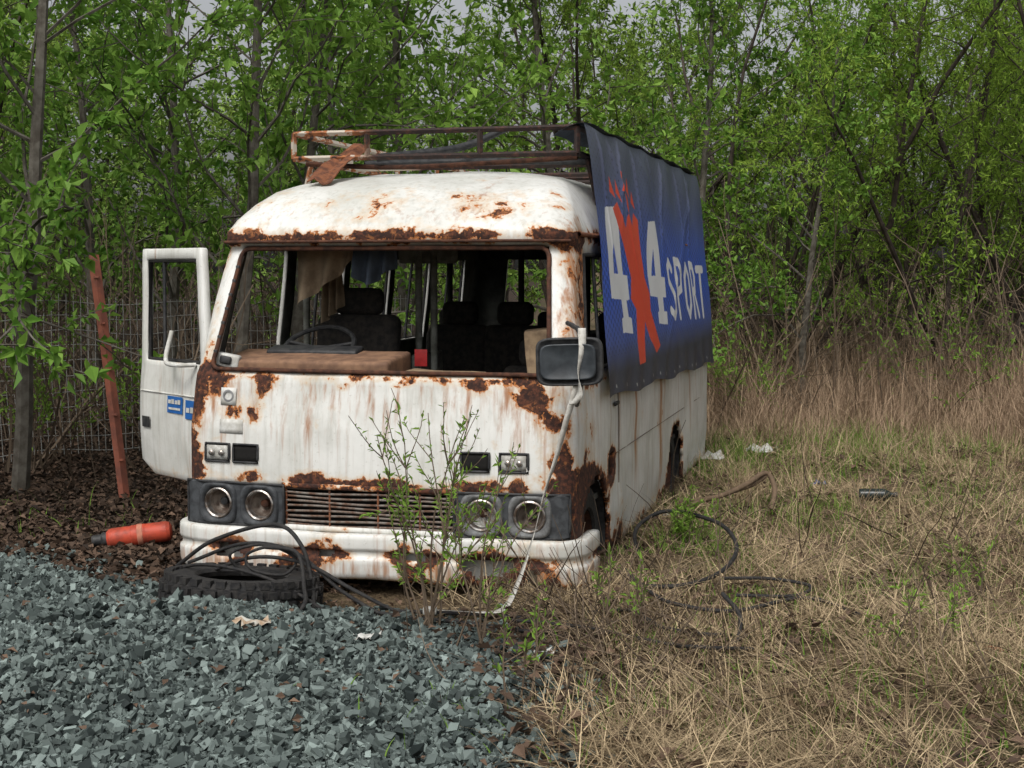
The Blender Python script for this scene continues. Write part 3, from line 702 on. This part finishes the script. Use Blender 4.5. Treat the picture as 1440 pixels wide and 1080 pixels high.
rbox('dash_speaker',(-.82,.2,1.07),(.12,.06,.07),.012,WHITEP,bus,(0,.2,.2)); rbox('dash_socket',(-.82,.165,1.075),(.06,.02,.04),.01,BLACK,bus,(0,.2,.2))
lathe('steering_wheel',[(.19+.013*math.cos(a),.013*math.sin(a)) for a in np.linspace(0,2*math.pi,9)],BLACK,bus,(-.50,.60,1.12),(.55,0,0),36)
barset('steering_spokes',[((-.50,.60,1.11),(-.50+.18*math.cos(a),.60+.15*math.sin(a),1.12+.09*math.sin(a))) for a in (.2,2.9,4.7)]+[((-.50,.60,1.11),(-.50,.37,.87))],.012,BLACK,bus)
rbox('foam_block',(.66,.78,1.08),(.14,.2,.28),.012,FOAM,bus,(0,-.1,.2),warp=.012)
rbox('grab_panel',(-.18,1.45,.9),(.03,.5,.3),.01,SEATM,bus)
rbox('red_plate',(-.0,.80,1.06),(.07,.006,.09),.001,RED,bus)
rbox('roof_lining',(0,2.6,1.80),(1.5,4.2,.02),0,simple('dark_lining',(.035,.032,.03),.95,.4,8),bus)  # lining sheet under the roof in a mottled near-black tone
for x,y,m_ in ((-.18,1.3,SEATM),(-.09,1.3,SEATM),(.08,2.6,BLACK),(-.5,2.9,BLACK),(.35,3.4,BLACK),(-.80,1.15,SEATM)):
    tube('interior_pole',[(x,y,.4),(x,y,1.8)],.02,m_,bus,0,8)
rbox('partition_frame',(-.13,1.32,1.62),(.35,.04,.12),.02,SEATM,bus)
def drape(name,x0,x1,y,ztop,zf,mat,seed):
    mb=MB(); nx_,nz_=24,16; P=[]
    for j in range(nz_):
        t=j/(nz_-1)
        for i in range(nx_):
            u=i/(nx_-1); L=zf(u); P.append((x0+(x1-x0)*u,y+.03*math.sin(u*17+seed+t*2)*(.3+t)+.05*t*u,ztop-L*t))
    F=[(j*nx_+i,j*nx_+i+1,(j+1)*nx_+i+1,(j+1)*nx_+i) for j in range(nz_-1) for i in range(nx_-1)]
    mb.add(P,F); addob(name,mb.mesh(name,[mat]),bus)
drape('hanging_headliner',-.62,-.28,.6,1.69,lambda u:.30*(1-u)**.7+.05,CLOTH,1)
drape('hanging_curtain',-.60,-.50,.9,1.65,lambda u:.42-.1*u,CLOTH,2)
drape('hanging_rag',-.26,-.04,.50,1.67,lambda u:.18+.04*math.sin(u*5),CLOTHB,3)
# roof rack
rk=[]; zt,zb=2.27,2.135; xa=.80; y0,y1=1.0,5.25
for z in (zt,zb):
    rk+=[((-xa,y0,z),(xa,y0,z)),((-xa,y1,z),(xa,y1,z)),((-xa,y0,z),(-xa,y1,z)),((xa,y0,z),(xa,y1,z))]
for x in (-xa,-.37,.27,xa): rk+=[((x,y0,zb),(x,y0,zt)),((x,y1,zb),(x,y1,zt))]
for y in np.linspace(y0,y1,6)[1:-1]: rk+=[((-xa,y,zb),(-xa,y,zt)),((xa,y,zb),(xa,y,zt)),((-xa,y,zb),(xa,y,zb))]
for y in (1.25,2.6,3.9,5.0):
    for s in (-1,1): rk+=[((s*.80,y,zb),(s*.90,y,1.72))]
RM,nt,b=newmat('rack_flaking_paint'); B=NB(nt); v=B.coord(); n1=B.noise(v,9,6,.6); n2=B.noise(v,40,4,.6)
t=B.n('ShaderNodeTexCoord'); sx=B.n('ShaderNodeSeparateXYZ'); B.l(t.outputs['Object'],sx.inputs[0])
left=B.step(sx.outputs[0],-.3,-.5); c=B.mix(B.step(n2,.45,.78),(.022,.014,.012),(.095,.038,.024))
c=B.mix(B.math('MULTIPLY',B.step(n1,.40,.47),left),c,(.30,.11,.04))
c=B.mix(B.math('MULTIPLY',B.step(n1,.50,.53),left),c,(.45,.40,.33)); B.l(c,b.inputs['Base Color']); b.inputs['Roughness'].default_value=.9
barset('roof_rack_frame',rk,.016,RM,bus)
mb=MB(); P=[]
for j in range(6):
    for i in range(4): P.append((-.60+.045*i+.05*(j/5),.70+.09*j,1.97+.045*j+.02*math.sin(i*2+j)+.02))
mb.add(P,[(j*4+i,j*4+i+1,(j+1)*4+i+1,(j+1)*4+i) for j in range(5) for i in range(3)]); o=addob('peeled_rust_sheet',mb.mesh('peeled_rust_sheet',[RUST],smooth=False),bus); s=o.modifiers.new('t','SOLIDIFY'); s.thickness=.006
tube('rack_strip_a',[(-.35,1.1,2.14),(.0,1.5,2.22),(.22,1.7,2.34)],.022,BLACK,bus,6,4); tube('rack_strip_b',[(-.5,1.3,2.12),(0,1.6,2.15),(.8,1.4,2.12)],.02,BLACK,bus,6,4)
tube('rack_strip_c',[(-.75,1.05,2.11),(-.2,1.15,2.09),(.78,1.1,2.12)],.014,RUSTD,bus,6,4)
# ---- open door
du=np.array(dens([0,.07,.68,.74],.04)); dz=np.array(dens([.40,1.0,1.03,1.58,1.64],.04))
a55=math.radians(56); ddir=np.array([-math.sin(a55),math.cos(a55)]); dn=np.array([-ddir[1],ddir[0]])
P=[];keepF=[]
def dpt(u,z,o=0):
    back=.0 if z<1.0 else .12*(z-1.0)*(1-u/.74)
    uu=u+back; bul=.02*math.sin(math.pi*min(1,max(0,(z-.4)/.62))) if z<1.02 else -.03*(z-1.02)
    return np.array([-1.0+ddir[0]*uu+dn[0]*(bul+o),.36+ddir[1]*uu+dn[1]*(bul+o),z])
for z in dz:
    for u in du:
        zz=z
        if z<.62: zz=z+(.10*max(0,(.15-u)/.15))*(.62-z)/.22
        if u>.6 and z<.5: zz=z+.5*(u-.6)*(.5-z)/.1
        P.append(dpt(u,zz))
n_=len(du)
for j in range(len(dz)-1):
    for i in range(n_-1):
        um=(du[i]+du[i+1])/2; zm=(dz[j]+dz[j+1])/2
        if .07<um<.68 and 1.03<zm<1.58: continue
        keepF.append((j*n_+i,j*n_+i+1,(j+1)*n_+i+1,(j+1)*n_+i))
P=np.array(P)
for i,p in enumerate(P): P[i,1]+=.006*mnoise.noise(Vector(p)*5)
Rd=np.full(len(P),.14)+.25*gauss(P[:,2]-.42,.05)+.14*gauss(P[:,2]-1.02,.03)
mb=MB(); mb.add(P,keepF); o=addob('open_door_panel',mb.mesh('open_door_panel',[PAINT],extra={'rust':Rd,'streak':np.full(len(P),.25)}),bus)
s=o.modifiers.new('t','SOLIDIFY'); s.thickness=.045; s.offset=0; bv=o.modifiers.new('b','BEVEL'); bv.width=.008; bv.limit_method='ANGLE'
fr=[dpt(.075,1.035,.0),dpt(.675,1.035),dpt(.675,1.575),dpt(.075,1.575),dpt(.075,1.035)]
tube('door_window_gasket',fr,.016,BLACKR,bus,0,6)
tube('door_window_post',[dpt(.5,1.04),dpt(.5,1.58)],.01,BLACK,bus,0,6)
sgn=-1 if dn@np.array([0,-1.])<0 else 1
tube('door_crease',[dpt(u,.86,sgn*.024) for u in np.linspace(.02,.72,6)],.005,WHITEP,bus,0,5)
def dquad(name,u0,u1,z0,z1,mat,off=.028):
    q=[dpt(u0,z0,sgn*off),dpt(u1,z0,sgn*off),dpt(u1,z1,sgn*off),dpt(u0,z1,sgn*off)]
    mb=MB(); mb.add(q,[[0,1,2,3]]); addob(name,mb.mesh(name,[mat]),bus)
dquad('door_sticker_blue',.05,.2,.74,.84,BLUE);dquad('door_sticker_blue_b',.23,.40,.76,.85,BLUE)
for q,(u0,u1,z0,z1) in enumerate(((.07,.10,.775,.80),(.11,.14,.775,.805),(.15,.185,.775,.80),(.25,.28,.81,.835),(.285,.31,.81,.83),(.32,.35,.81,.835),(.355,.385,.81,.83),(.25,.38,.778,.79))):
    dquad('sticker_lettering',u0,u1,z0,z1,WHITEP,.031)
dquad('door_handle_recess',.60,.69,.66,.72,BLACK,.031)
tube('door_mirror_bracket',[dpt(.32,1.2,sgn*.05),dpt(.30,1.05,sgn*.10),dpt(.16,1.03,sgn*.12),dpt(.1,1.03,sgn*.03)],.013,WHITEP,bus,6,6)
def squircle_slab(name,c,w,h,d,mat,rot,e=.35):
    n=36; th=np.arange(n)*2*math.pi/n; mb=MB(); rings=[]
    for k,(s,y) in enumerate(((.0,d/2),(.85,d/2),(1,d*.2),(1,-d*.45),(.93,-d/2),(.9,-d*.40),(.0,-d*.40))):
        rings.append(np.stack([np.sign(np.cos(th))*np.abs(np.cos(th))**e*w/2*s,np.full(n,y),np.sign(np.sin(th))*np.abs(np.sin(th))**e*h/2*s],1))
    j=np.arange(n); F=np.concatenate([np.stack([k*n+j,k*n+(j+1)%n,(k+1)*n+(j+1)%n,(k+1)*n+j],1) for k in range(6)])
    mb.add(np.concatenate(rings),F); return addob(name,mb.mesh(name,[mat]),bus,c,rot)
squircle_slab('wing_mirror_housing',(1.025,-.16,1.12),.30,.215,.07,BLACK,(0,-.03,.12))
squircle_slab('wing_mirror_back',(1.025,-.2,1.12),.25,.16,.02,simple('mirror_back',(.05,.058,.065),.35,.4,8,c2=(.022,.026,.03)),(0,-.03,.12))
tube('wing_mirror_arm',[(1.0,.10,.9),(1.04,-.05,.95),(1.07,-.12,1.06),(1.06,-.12,1.24),(1.0,.02,1.27),(.95,.12,1.28)],.012,BLACK,bus,6,6)
# ---- tarp banner
NS,NT=900,340
s_=np.linspace(0,1,NS)[None,:]*np.ones((NT,1)); t_=np.linspace(0,1,NT)[:,None]*np.ones((1,NS))
sag=.012*np.abs(np.sin(s_*math.pi*5))*(1-t_)**3
yt=.965+4.335*s_; yb=.62+4.28*s_; zt_=2.29-.01*s_; zb_=.885-.09*s_+.014*np.sin(s_*23)
TY=yt+(yb-yt)*t_; TZ=zt_+(zb_-zt_)*t_-sag
TX=.835+.215*t_**.75
def crease(s0,k,w,amp,fade): return amp*np.exp(-((s_-s0-k*t_)/w)**2)*np.clip(1-t_*fade,0,1)*np.clip(t_*12,0,1)
fold=.008*np.sin(s_*34+t_*5)*np.exp(-((t_-.12)/.2)**2)+.008*np.sin((s_*9-t_*3.2)*3.1)*np.exp(-((t_-.4)/.35)**2)+.006*np.sin(s_*60+t_*9)*np.exp(-((t_-1)/.12)**2)
fold+=crease(.05,.10,.006,.016,1.5)+crease(.13,.22,.008,.020,1.6)+crease(.20,-.12,.007,.016,2.4)+crease(.30,.06,.008,.018,2.2)+crease(.42,.2,.009,.014,1.8)+crease(.55,-.16,.009,.016,1.8)+crease(.7,.08,.009,.015,2)+crease(.82,-.1,.009,.015,1.6)+crease(.33,.5,.02,.008,.6)+crease(.9,-.5,.02,.008,.6)
TX=TX+fold+.004
yy=TY;zz=TZ
navy=np.array([.070,.080,.120]); blue=np.array([.036,.10,.50]); dark=np.array([.028,.030,.045])
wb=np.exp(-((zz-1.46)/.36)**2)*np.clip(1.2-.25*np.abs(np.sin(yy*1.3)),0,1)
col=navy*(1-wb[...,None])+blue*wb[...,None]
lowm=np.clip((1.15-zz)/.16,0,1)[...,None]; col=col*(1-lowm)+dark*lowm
dx=((yy/.045)%1)-.5; dz_=((zz/.045+.5*(np.floor(yy/.045)%2))%1)-.5
dots=(np.hypot(dx,dz_)<(.14+.22*wb))*(zz>1.08); col=np.where(dots[...,None],col*.45,col*1.2)
def paintpoly(poly,c):
    m=pip(yy,zz,poly); col[m]=c
WH_=np.array([.74,.75,.76]); RD=np.array([.72,.07,.03])
def four(y0,y1,z0,z1):
    w=y1-y0;h=z1-z0; f=lambda a,b_:(y0+a*w,z0+b_*h)
    body=[f(.34,1),f(.86,1.02),f(.82,.46),f(1.04,.45),f(1.02,.25),f(.82,.25),f(.82,.11),f(1.0,.10),f(.98,-.03),f(.36,0),f(.38,.11),f(.48,.12),f(.48,.26),f(-.06,.28),f(-.04,.48)]
    hole=[f(.24,.47),f(.50,.47),f(.50,.74)]
    base=col.copy(); paintpoly(body,WH_); m=pip(yy,zz,hole); col[m]=base[m]
four(.97,1.50,1.19,1.86); four(2.22,2.78,1.19,1.82)
paintpoly([(1.34,1.86),(1.46,1.90),(1.60,1.76),(1.70,1.84),(1.82,1.85),(1.88,1.78),(2.02,1.86),(2.14,1.82),(2.06,1.62),(2.04,1.48),(2.16,1.38),(2.12,1.28),(2.36,1.06),(2.20,1.02),(2.00,1.12),(1.90,1.22),(1.84,1.12),(1.80,.99),(1.58,.99),(1.60,1.12),(1.68,1.30),(1.56,1.36),(1.62,1.48),(1.50,1.66)],RD)
m=((yy-1.77)/.085)**2+((zz-1.90)/.06)**2<1; col[m]=RD
for pl in ([(1.32,1.95),(1.37,2.04),(1.44,1.92)],[(1.62,1.97),(1.70,2.09),(1.76,1.96)],[(1.82,1.98),(1.90,2.06),(1.94,1.94)],[(1.47,1.95),(1.52,2.03),(1.58,1.9)],[(1.98,1.92),(2.05,1.99),(2.10,1.88)]): paintpoly(pl,RD)
def stroke(pts,w):
    for (a,b_) in zip(pts[:-1],pts[1:]):
        a=np.array(a);b2=np.array(b_);ab=b2-a
        t=np.clip(((yy-a[0])*ab[0]+(zz-a[1])*ab[1])/(ab@ab),0,1)
        d=np.hypot((yy-a[0]-t*ab[0])*.72,zz-a[1]-t*ab[1]); col[d<w]=WH_
def letter(ch,y0,w,z0,h):
    f=lambda a,b_:(y0+a*w,z0+b_*h)
    D={'S':[[f(.95,.86),f(.6,1),f(.15,.88),f(.15,.64),f(.85,.42),f(.85,.12),f(.5,0),f(.0,.12)]],
       'P':[[f(.1,0),f(.1,1),f(.7,.98),f(.95,.78),f(.8,.50),f(.15,.43)]],
       'O':[[f(.5,0),f(.08,.2),f(.08,.78),f(.48,1),f(.9,.8),f(.92,.22),f(.5,0)]],
       'R':[[f(.1,0),f(.1,1),f(.7,.98),f(.92,.76),f(.7,.50),f(.15,.46)],[f(.45,.48),f(1,0)]],
       'T':[[f(-.05,1),f(1.05,1)],[f(.5,1),f(.5,0)]]}
    for st in D[ch]: stroke(st,.030)
for i,ch in enumerate('SPORT'): letter(ch,2.95+i*.372,.25,1.215-.010*i,.36-.003*i+(.02 if i%2 else 0))
gr=(((yy/.28)%1)<.06)&(np.abs(t_-.975)<.006); col[gr]=(.4,.4,.38)
I=(np.arange(NT-1)[:,None]*NS+np.arange(NS-1)[None,:]).ravel()
mb=MB(); mb.add(np.stack([TX.ravel(),TY.ravel(),TZ.ravel()],1),np.stack([I,I+1,I+NS+1,I+NS],1))
m,nt,b=newmat('printed_vinyl_tarp'); B=NB(nt); v=B.coord(); c=B.attr('tcol').outputs['Color']; n1=B.noise(v,3,6,.6)
c=B.mix(B.step(n1,.4,.85,.02,.18),c,(.16,.16,.16)); B.l(c,b.inputs['Base Color']); b.inputs['Roughness'].default_value=.5; b.inputs['Specular IOR Level'].default_value=.4
B.bump(B.noise(v,7,4,.6,.8),.3,.015,b)
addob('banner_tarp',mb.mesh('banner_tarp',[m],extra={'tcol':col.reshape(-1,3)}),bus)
mb=MB(); P=[]
for j in range(5):
    for y in np.linspace(.97,5.3,40): P.append((.852-.045*j,y,2.294-.004*j*j-.006*math.sin(y*9)))
mb.add(P,[(j*40+i,j*40+i+1,(j+1)*40+i+1,(j+1)*40+i) for j in range(4) for i in range(39)]); addob('tarp_fold',mb.mesh('tarp_fold',[CLOTHB]),bus)

# ------------------------------------------------------------------ other objects
def ribbon(name,pts,w,mat):
    P=smooth_path(pts,8); n=len(P); mb=MB(); an=np.linspace(0,3.5,n)
    S=np.stack([np.cos(an*.8),np.sin(an*.8)*.6,.2*np.sin(an)],1); S/=np.linalg.norm(S,axis=1)[:,None]
    V=np.stack([P-S*w/2,P+S*w/2],1).reshape(-1,3); j=np.arange(n-1)*2
    mb.add(V,np.stack([j,j+1,j+3,j+2],1)); o=addob(name,mb.mesh(name,[mat])); s=o.modifiers.new('t','SOLIDIFY'); s.thickness=.002
ribbon('white_strap',[(.31,6.33,1.25),(.305,6.33,1.1),(.285,6.32,1.0),(.24,6.32,.85),(.20,6.32,.70),(.15,6.3,.55),(.10,6.28,.36),(.04,6.22,.18),(-.03,6.15,.05),(-.12,6.1,.04),(-.22,6.12,.04),(-.36,6.15,.04)],.034,STRAP)
ribbon('white_strap',[(.31,6.31,1.27),(.31,6.28,1.18),(.295,6.28,1.07),(.30,6.28,.98),(.27,6.3,.93)],.035,STRAP)
rbox('strap_buckle',(-.36,6.13,.04),(.06,.05,.03),.006,WHITEP)
CB=empty('black_cables')
def cab(pts,r=.0075):
    P=smooth_path(pts,8); P[:,2]=np.maximum(P[:,2],H(P[:,0],P[:,1])+r+.014)
    mb=MB(); v,f=tube_arr(P,r,7); mb.add(v,f); addob('cable',mb.mesh('cable',[BLACKR]),CB)
cab([(-1.62,6.78,.1),(-1.40,6.62,.26),(-1.11,6.55,.345),(-.97,6.45,.27),(-.905,6.35,.10),(-.86,6.05,.0)],.010)
cab([(-1.55,6.72,.13),(-1.25,6.58,.25),(-1.0,6.5,.22),(-.756,6.3,.08),(-.49,6.1,.0),(-.21,6.0,.0),(.116,5.85,.0),(.36,5.7,.0)],.009)
cab([(-1.25,6.5,.12),(-1.3,6.48,.22),(-1.15,6.5,.26),(-1.0,6.48,.2),(-1.05,6.45,.13),(-1.2,6.47,.15),(-1.22,6.5,.22),(-1.05,6.48,.25),(-.9,6.4,.12),(-.88,6.15,.0)])
cab([(-1.45,6.6,.1),(-1.2,6.5,.2),(-.95,6.45,.18),(-.7,6.25,.10),(-.45,6.2,.0),(-.1,6.1,.0),(.3,6.0,.02),(.6,5.95,.04)],.009)
cab([(-1.15,6.5,.25),(-.98,6.4,.24),(-.92,6.2,.12),(-.89,6.0,.1),(-.95,5.95,.02)],.010)
cab([(-1.66,6.7,.05),(-1.5,6.5,.16),(-1.3,6.3,.20),(-1.1,6.25,.16),(-.95,6.2,.10),(-.8,6.05,.05)],.008)
cab([(.25,6.2,.0),(.5,6.1,.05),(.62,5.85,.04),(.78,5.65,.06),(.9,5.7,.04)],.009)
cab([(.66,7.1,.04),(.66,7.5,.14),(.85,7.75,.20),(1.08,7.4,.20),(1.12,7.0,.15),(1.0,6.7,.09),(.8,6.5,.07),(.6,6.55,.06),(.55,6.9,.05)],.011)
cab([(.55,6.9,.06),(.62,6.4,.07),(.7,6.1,.08),(.95,6.0,.07),(1.3,6.2,.08),(1.5,6.0,.05)],.009)
cab([(.9,5.6,.03),(.93,5.7,.12),(.88,5.85,.18)],.010)
cab([(.0,6.0,.03),(.3,5.8,.05),(.6,5.55,.05),(.75,5.45,.06),(.95,5.5,.04)],.008)
cab([(1.0,6.6,.08),(1.2,6.5,.10),(1.35,6.35,.10),(1.25,6.2,.09),(1.0,6.25,.08)],.008)
ty=empty('old_tyre',(TYX,TYY,float(H(TYX,TYY))+.055)); ty.rotation_euler=(math.radians(-5),math.radians(3),0)
wheel('tyre_carcass',(0,0,0),.35,BLACKR,w=.18,parent=ty,rot=(0,0,0),fill=False)
mb=MB(); cube=np.array([(x,y,z) for x in(-.5,.5) for y in(-.5,.5) for z in(-.5,.5)]); cf=[(0,1,3,2),(4,6,7,5),(0,4,5,1),(2,3,7,6),(0,2,6,4),(1,5,7,3)]
for row in range(5):
    for k in range(34):
        a=(k+.5*(row%2))*2*math.pi/34; z=(row-2)*.042; rr=.354-(.02 if row in(0,4) else 0)
        v=cube*np.array([.034,.040,.030]); R_=np.array([[math.cos(a),-math.sin(a),0],[math.sin(a),math.cos(a),0],[0,0,1]])
        mb.add(v@R_.T+np.array([rr*math.cos(a),rr*math.sin(a),z]),cf)
addob('tyre_lugs',mb.mesh('tyre_lugs',[BLACKR],smooth=False),ty)
cn=empty('red_gas_canister',(-2.04,7.72,.075)); cn.rotation_euler=(0,math.radians(84),math.radians(10))
lathe('canister_body',[(.001,-.19),(.035,-.185),(.052,-.165),(.056,-.15),(.056,-.05),(.058,-.045),(.058,.02),(.056,.03),(.056,.14),(.05,.16),(.03,.17),(.001,.17)],CAN,cn,n=28)
lathe('canister_valve',[(.001,-.26),(.025,-.26),(.03,-.25),(.03,-.21),(.04,-.20),(.04,-.18),(.001,-.18)],BLACK,cn,n=20)
lathe('canister_band',[(.0585,-.015),(.061,-.012),(.061,.012),(.0585,.015)],simple('worn_band',(.5,.2,.13)),cn,n=28)
def fence():
    f=empty('wire_fence'); mb=MB()
    p0=np.array([-6.8,9.2]);p1=np.array([-.9,13.4]); L=np.linalg.norm(p1-p0); n=int(L/.06)
    for i in range(n+1):
        q=p0+(p1-p0)*i/n; zz_=float(H(*q)); top=1.32+.05*math.sin(i*.05); off=.03*math.sin(i*.13)
        v,fc=tube_arr(np.array([(q[0]+off,q[1],zz_),(q[0],q[1],zz_+top/2),(q[0]+off*.5,q[1],zz_+top)]),.0032,3); mb.add(v,fc)
    for h in np.arange(.05,1.35,.12):
        pts=np.array([[*(p0+(p1-p0)*t),float(H(*(p0+(p1-p0)*t)))+h+.015*math.sin(t*40+h*5)] for t in np.linspace(0,1,60)]); v,fc=tube_arr(pts,.0036,3); mb.add(v,fc)
    addob('wire_mesh',mb.mesh('wire_mesh',[WIRE]),f)
    def post(x,y,h,dx):
        mb=MB(); P=np.array([(x,y,-.1),(x+dx*.5,y,h*.5),(x+dx,y,h)]); v,fc=tube_arr(P,.036,4); mb.add(v,fc); mb.add(v[-4:],[[0,1,2,3]])
        for k in range(5):
            t=.15+k*.19; c=np.array([x+dx*t+.01,y-.03,h*t]); v2=cube*np.array([.035,.02,.012])+c; mb.add(v2,cf)
        addob('fence_post',mb.mesh('fence_post',[ORANGE],smooth=False),f)
    post(-2.62,9.55,1.62,-.18); post(-1.95,12.7,1.62,.02); post(-5.2,9.9,1.6,.05)
fence()
def sapling(name,x,y,stems,h,seed,leaf=.035,n=26,sp=.35,w=.011,mat=GREENG,sq=.5):
    r=np.random.default_rng(seed); mb=MB(); LP=[];LD=[]
    for s in range(stems):
        az=r.uniform(0,6.28); ln=abs(r.normal(sp*.5,sp*.5)); L=h*r.uniform(.55,1.05)
        p=np.array([x+r.normal(0,.04),y+r.normal(0,.04),float(H(x,y))-.01]); d=np.array([math.cos(az)*math.sin(ln),math.sin(az)*math.sin(ln)*sq,math.cos(ln)]); pts=[p];ds=[d]
        for j in range(9):
            d=d+r.normal(0,.07,3); d/=np.linalg.norm(d); p=p+d*L/9; pts.append(p);ds.append(d)
        P=np.array(pts); v,f=tube_arr(P,np.linspace(.0045,.0014,10)*(1+h*.3),5); mb.add(v,f,0,.6)
        def lv(P,ds,m):
            t=r.uniform(.2,.99,m)*(len(P)-1); i=t.astype(int); fr=(t-i)[:,None]
            LP.append(P[i]*(1-fr)+P[i+1]*fr); LD.append(np.array(ds)[i]*.8+r.normal(0,.55,(m,3)))
        lv(P[4:],ds[4:],n)
        for k in range(7):
            j=r.integers(3,9); dd=ds[j]+r.normal(0,.55,3); dd/=np.linalg.norm(dd); e=[P[j]]; es=[dd]
            for q in range(4):
                dd=dd+np.array([0,0,.12])+r.normal(0,.08,3); dd/=np.linalg.norm(dd); e.append(e[-1]+dd*L*.07); es.append(dd)
            e=np.array(e); v,f=tube_arr(e,np.linspace(.002,.001,5)*(1+h*.3),4); mb.add(v,f,0,.6); lv(e,es,n//2)
    P=np.concatenate(LP);D=np.concatenate(LD);m=len(P); L=leaf*r.uniform(.5,1.3,m)
    V,F=leaf_arr(P,D,L,L*(w/.035)*r.uniform(.8,1.2,m),r); mb.add(V,F,1,np.repeat(np.clip(r.normal(.85,.2,m),0,1),4))
    addob(name,mb.mesh(name,[TWIG,mat],smooth=False))
sapling('willow_sapling',-.36,5.95,10,1.05,61,sp=.46,n=20)
sapling('willow_sapling',-.10,5.6,4,.75,62,sp=.4,n=12)
sapling('weed_plant',.45,5.9,5,.45,63,n=8); sapling('weed_plant',.0,4.9,4,.4,64,n=6); sapling('weed_plant',1.6,5.4,4,.4,65,n=8)
sapling('weed_plant',.95,7.6,9,.30,66,n=20,leaf=.03); sapling('weed_plant',2.1,6.3,3,.4,67,n=5); sapling('weed_plant',-3.0,7.6,6,.4,68,n=20,leaf=.06)
for i,(x,y,h,s) in enumerate([(2.3,13.4,1.1,10),(4.1,13.8,1.5,10),(1.9,14.0,1.6,12),(4.9,14,1.4,9),(-3.6,10.6,1.2,9),(-2.7,10.8,1.0,8)]):
    sapling('leafy_shrub',x,y,s,h,80+i,leaf=.055,n=13,sp=.7,w=.014,sq=1)
def twigs():
    r=np.random.default_rng(71); mb=MB()
    for i in range(520):
        x=r.uniform(.1,3.2) if i%3 else r.normal(.35,.25); y=r.uniform(4.4,9) if i%3 else r.normal(5.8,.5)
        if inbus(np.array([x]),np.array([y]),0)[0]: continue
        L=r.uniform(.15,.6); az=r.uniform(0,6.28); el=abs(r.normal(0,.35)) if i%4 else r.uniform(.8,1.4)
        d=np.array([math.cos(az)*math.cos(el),math.sin(az)*math.cos(el),math.sin(el)]); p=np.array([x,y,float(H(x,y))+.025]); pts=[p]
        for j in range(5): d=d+r.normal(0,.12,3);d/=np.linalg.norm(d);p=p+d*L/5;pts.append(p)
        v,f=tube_arr(np.array(pts),np.linspace(.003,.001,6)*r.uniform(.6,1.6),4); mb.add(v,f,0,r.random())
    addob('fallen_twigs',mb.mesh('fallen_twigs',[TWIG]))
twigs()
BW=simple('branch_wood',(.16,.11,.07),.9)
tube('bent_branch',[(1.05,8.9,.05),(1.25,8.7,.12),(1.45,8.8,.18),(1.62,9.0,.23),(1.66,8.9,.14),(1.60,8.7,.04)],.017,BW,None,6,6)
tube('bent_branch',[(.95,8.5,.06),(1.2,8.75,.10),(1.5,8.9,.16),(1.62,9.0,.21)],.012,BW,None,6,6)
bt=empty('dark_bottle',(2.33,9.0,.09)); bt.rotation_euler=(0,math.radians(88),math.radians(-12))
lathe('bottle_body',[(.001,-.11),(.036,-.11),(.04,-.10),(.04,.05),(.015,.09),(.014,.12),(.001,.12)],simple('dark_glass',(.02,.028,.025),.2,.3,10),bt,n=20)
lathe('bottle_cap',[(.017,.105),(.017,.13),(.001,.131)],BLACK,bt,n=14)
def scrap(name,x,y,s,mat,seed):
    r=np.random.default_rng(seed); n=7; mb=MB(); P=[(x+s*(i/6-.5)+r.normal(0,s*.06),y+s*(j/6-.5)*.7+r.normal(0,s*.06),float(H(x,y))+.03+abs(r.normal(0,s*.14))) for j in range(n) for i in range(n)]
    mb.add(P,[(j*n+i,j*n+i+1,(j+1)*n+i+1,(j+1)*n+i) for j in range(n-1) for i in range(n-1) if not((i in(0,5)) and (j in(0,5)))]); addob(name,mb.mesh(name,[mat]))
scrap('plastic_bag',1.55,11.1,.22,WHITEP,1); scrap('plastic_bag',2.05,11.6,.25,WHITEP,2); scrap('paper_scrap',.98,8.6,.12,WHITEP,3); scrap('paper_scrap',2.15,9.9,.1,BLUE,4)
scrap('cardboard_scrap',-1.0,5.4,.13,simple('wet_cardboard',(.35,.24,.15),.9,.4,12,c2=(.5,.5,.45)),5); scrap('cardboard_scrap',-.55,5.35,.1,WHITEP,6); scrap('cardboard_scrap',1.9,5.5,.08,simple('orange_bit',(.4,.1,.04)),7)
scrap('paper_scrap',.12,5.45,.09,WHITEP,9)

# ------------------------------------------------------------------ light, camera
w=bpy.data.worlds.new("World"); sc.world=w; w.use_nodes=True; nt=w.node_tree; bg=nt.nodes['Background']
sky=nt.nodes.new('ShaderNodeTexSky'); sky.sky_type='NISHITA'; sky.sun_disc=False; sky.sun_elevation=math.radians(52); sky.sun_rotation=math.radians(200); sky.dust_density=6; sky.air_density=1.0; sky.ozone_density=1
hs=nt.nodes.new('ShaderNodeHueSaturation'); hs.inputs['Saturation'].default_value=.2
nt.links.new(sky.outputs[0],hs.inputs['Color']); nt.links.new(hs.outputs[0],bg.inputs[0]); bg.inputs[1].default_value=.15
ld=bpy.data.lights.new('sun','SUN'); ld.energy=1.4; ld.angle=math.radians(20); ld.color=(1,.97,.92); lo=bpy.data.objects.new('sun',ld); sc.collection.objects.link(lo)
az=math.radians(200); el=math.radians(52)
sd=Vector((math.sin(az)*math.cos(el),math.cos(az)*math.cos(el),math.sin(el))); lo.rotation_euler=sd.to_track_quat('Z','Y').to_euler()
cd=bpy.data.cameras.new('camera'); cam=bpy.data.objects.new('camera',cd); sc.collection.objects.link(cam); sc.camera=cam
cd.sensor_width=36; cd.lens=50; cd.clip_end=2000; cam.location=(0,0,1.54); cam.rotation_euler=(math.radians(90-4.7),0,0)
sc.view_settings.view_transform='Standard'; sc.view_settings.look='None'; sc.view_settings.exposure=0
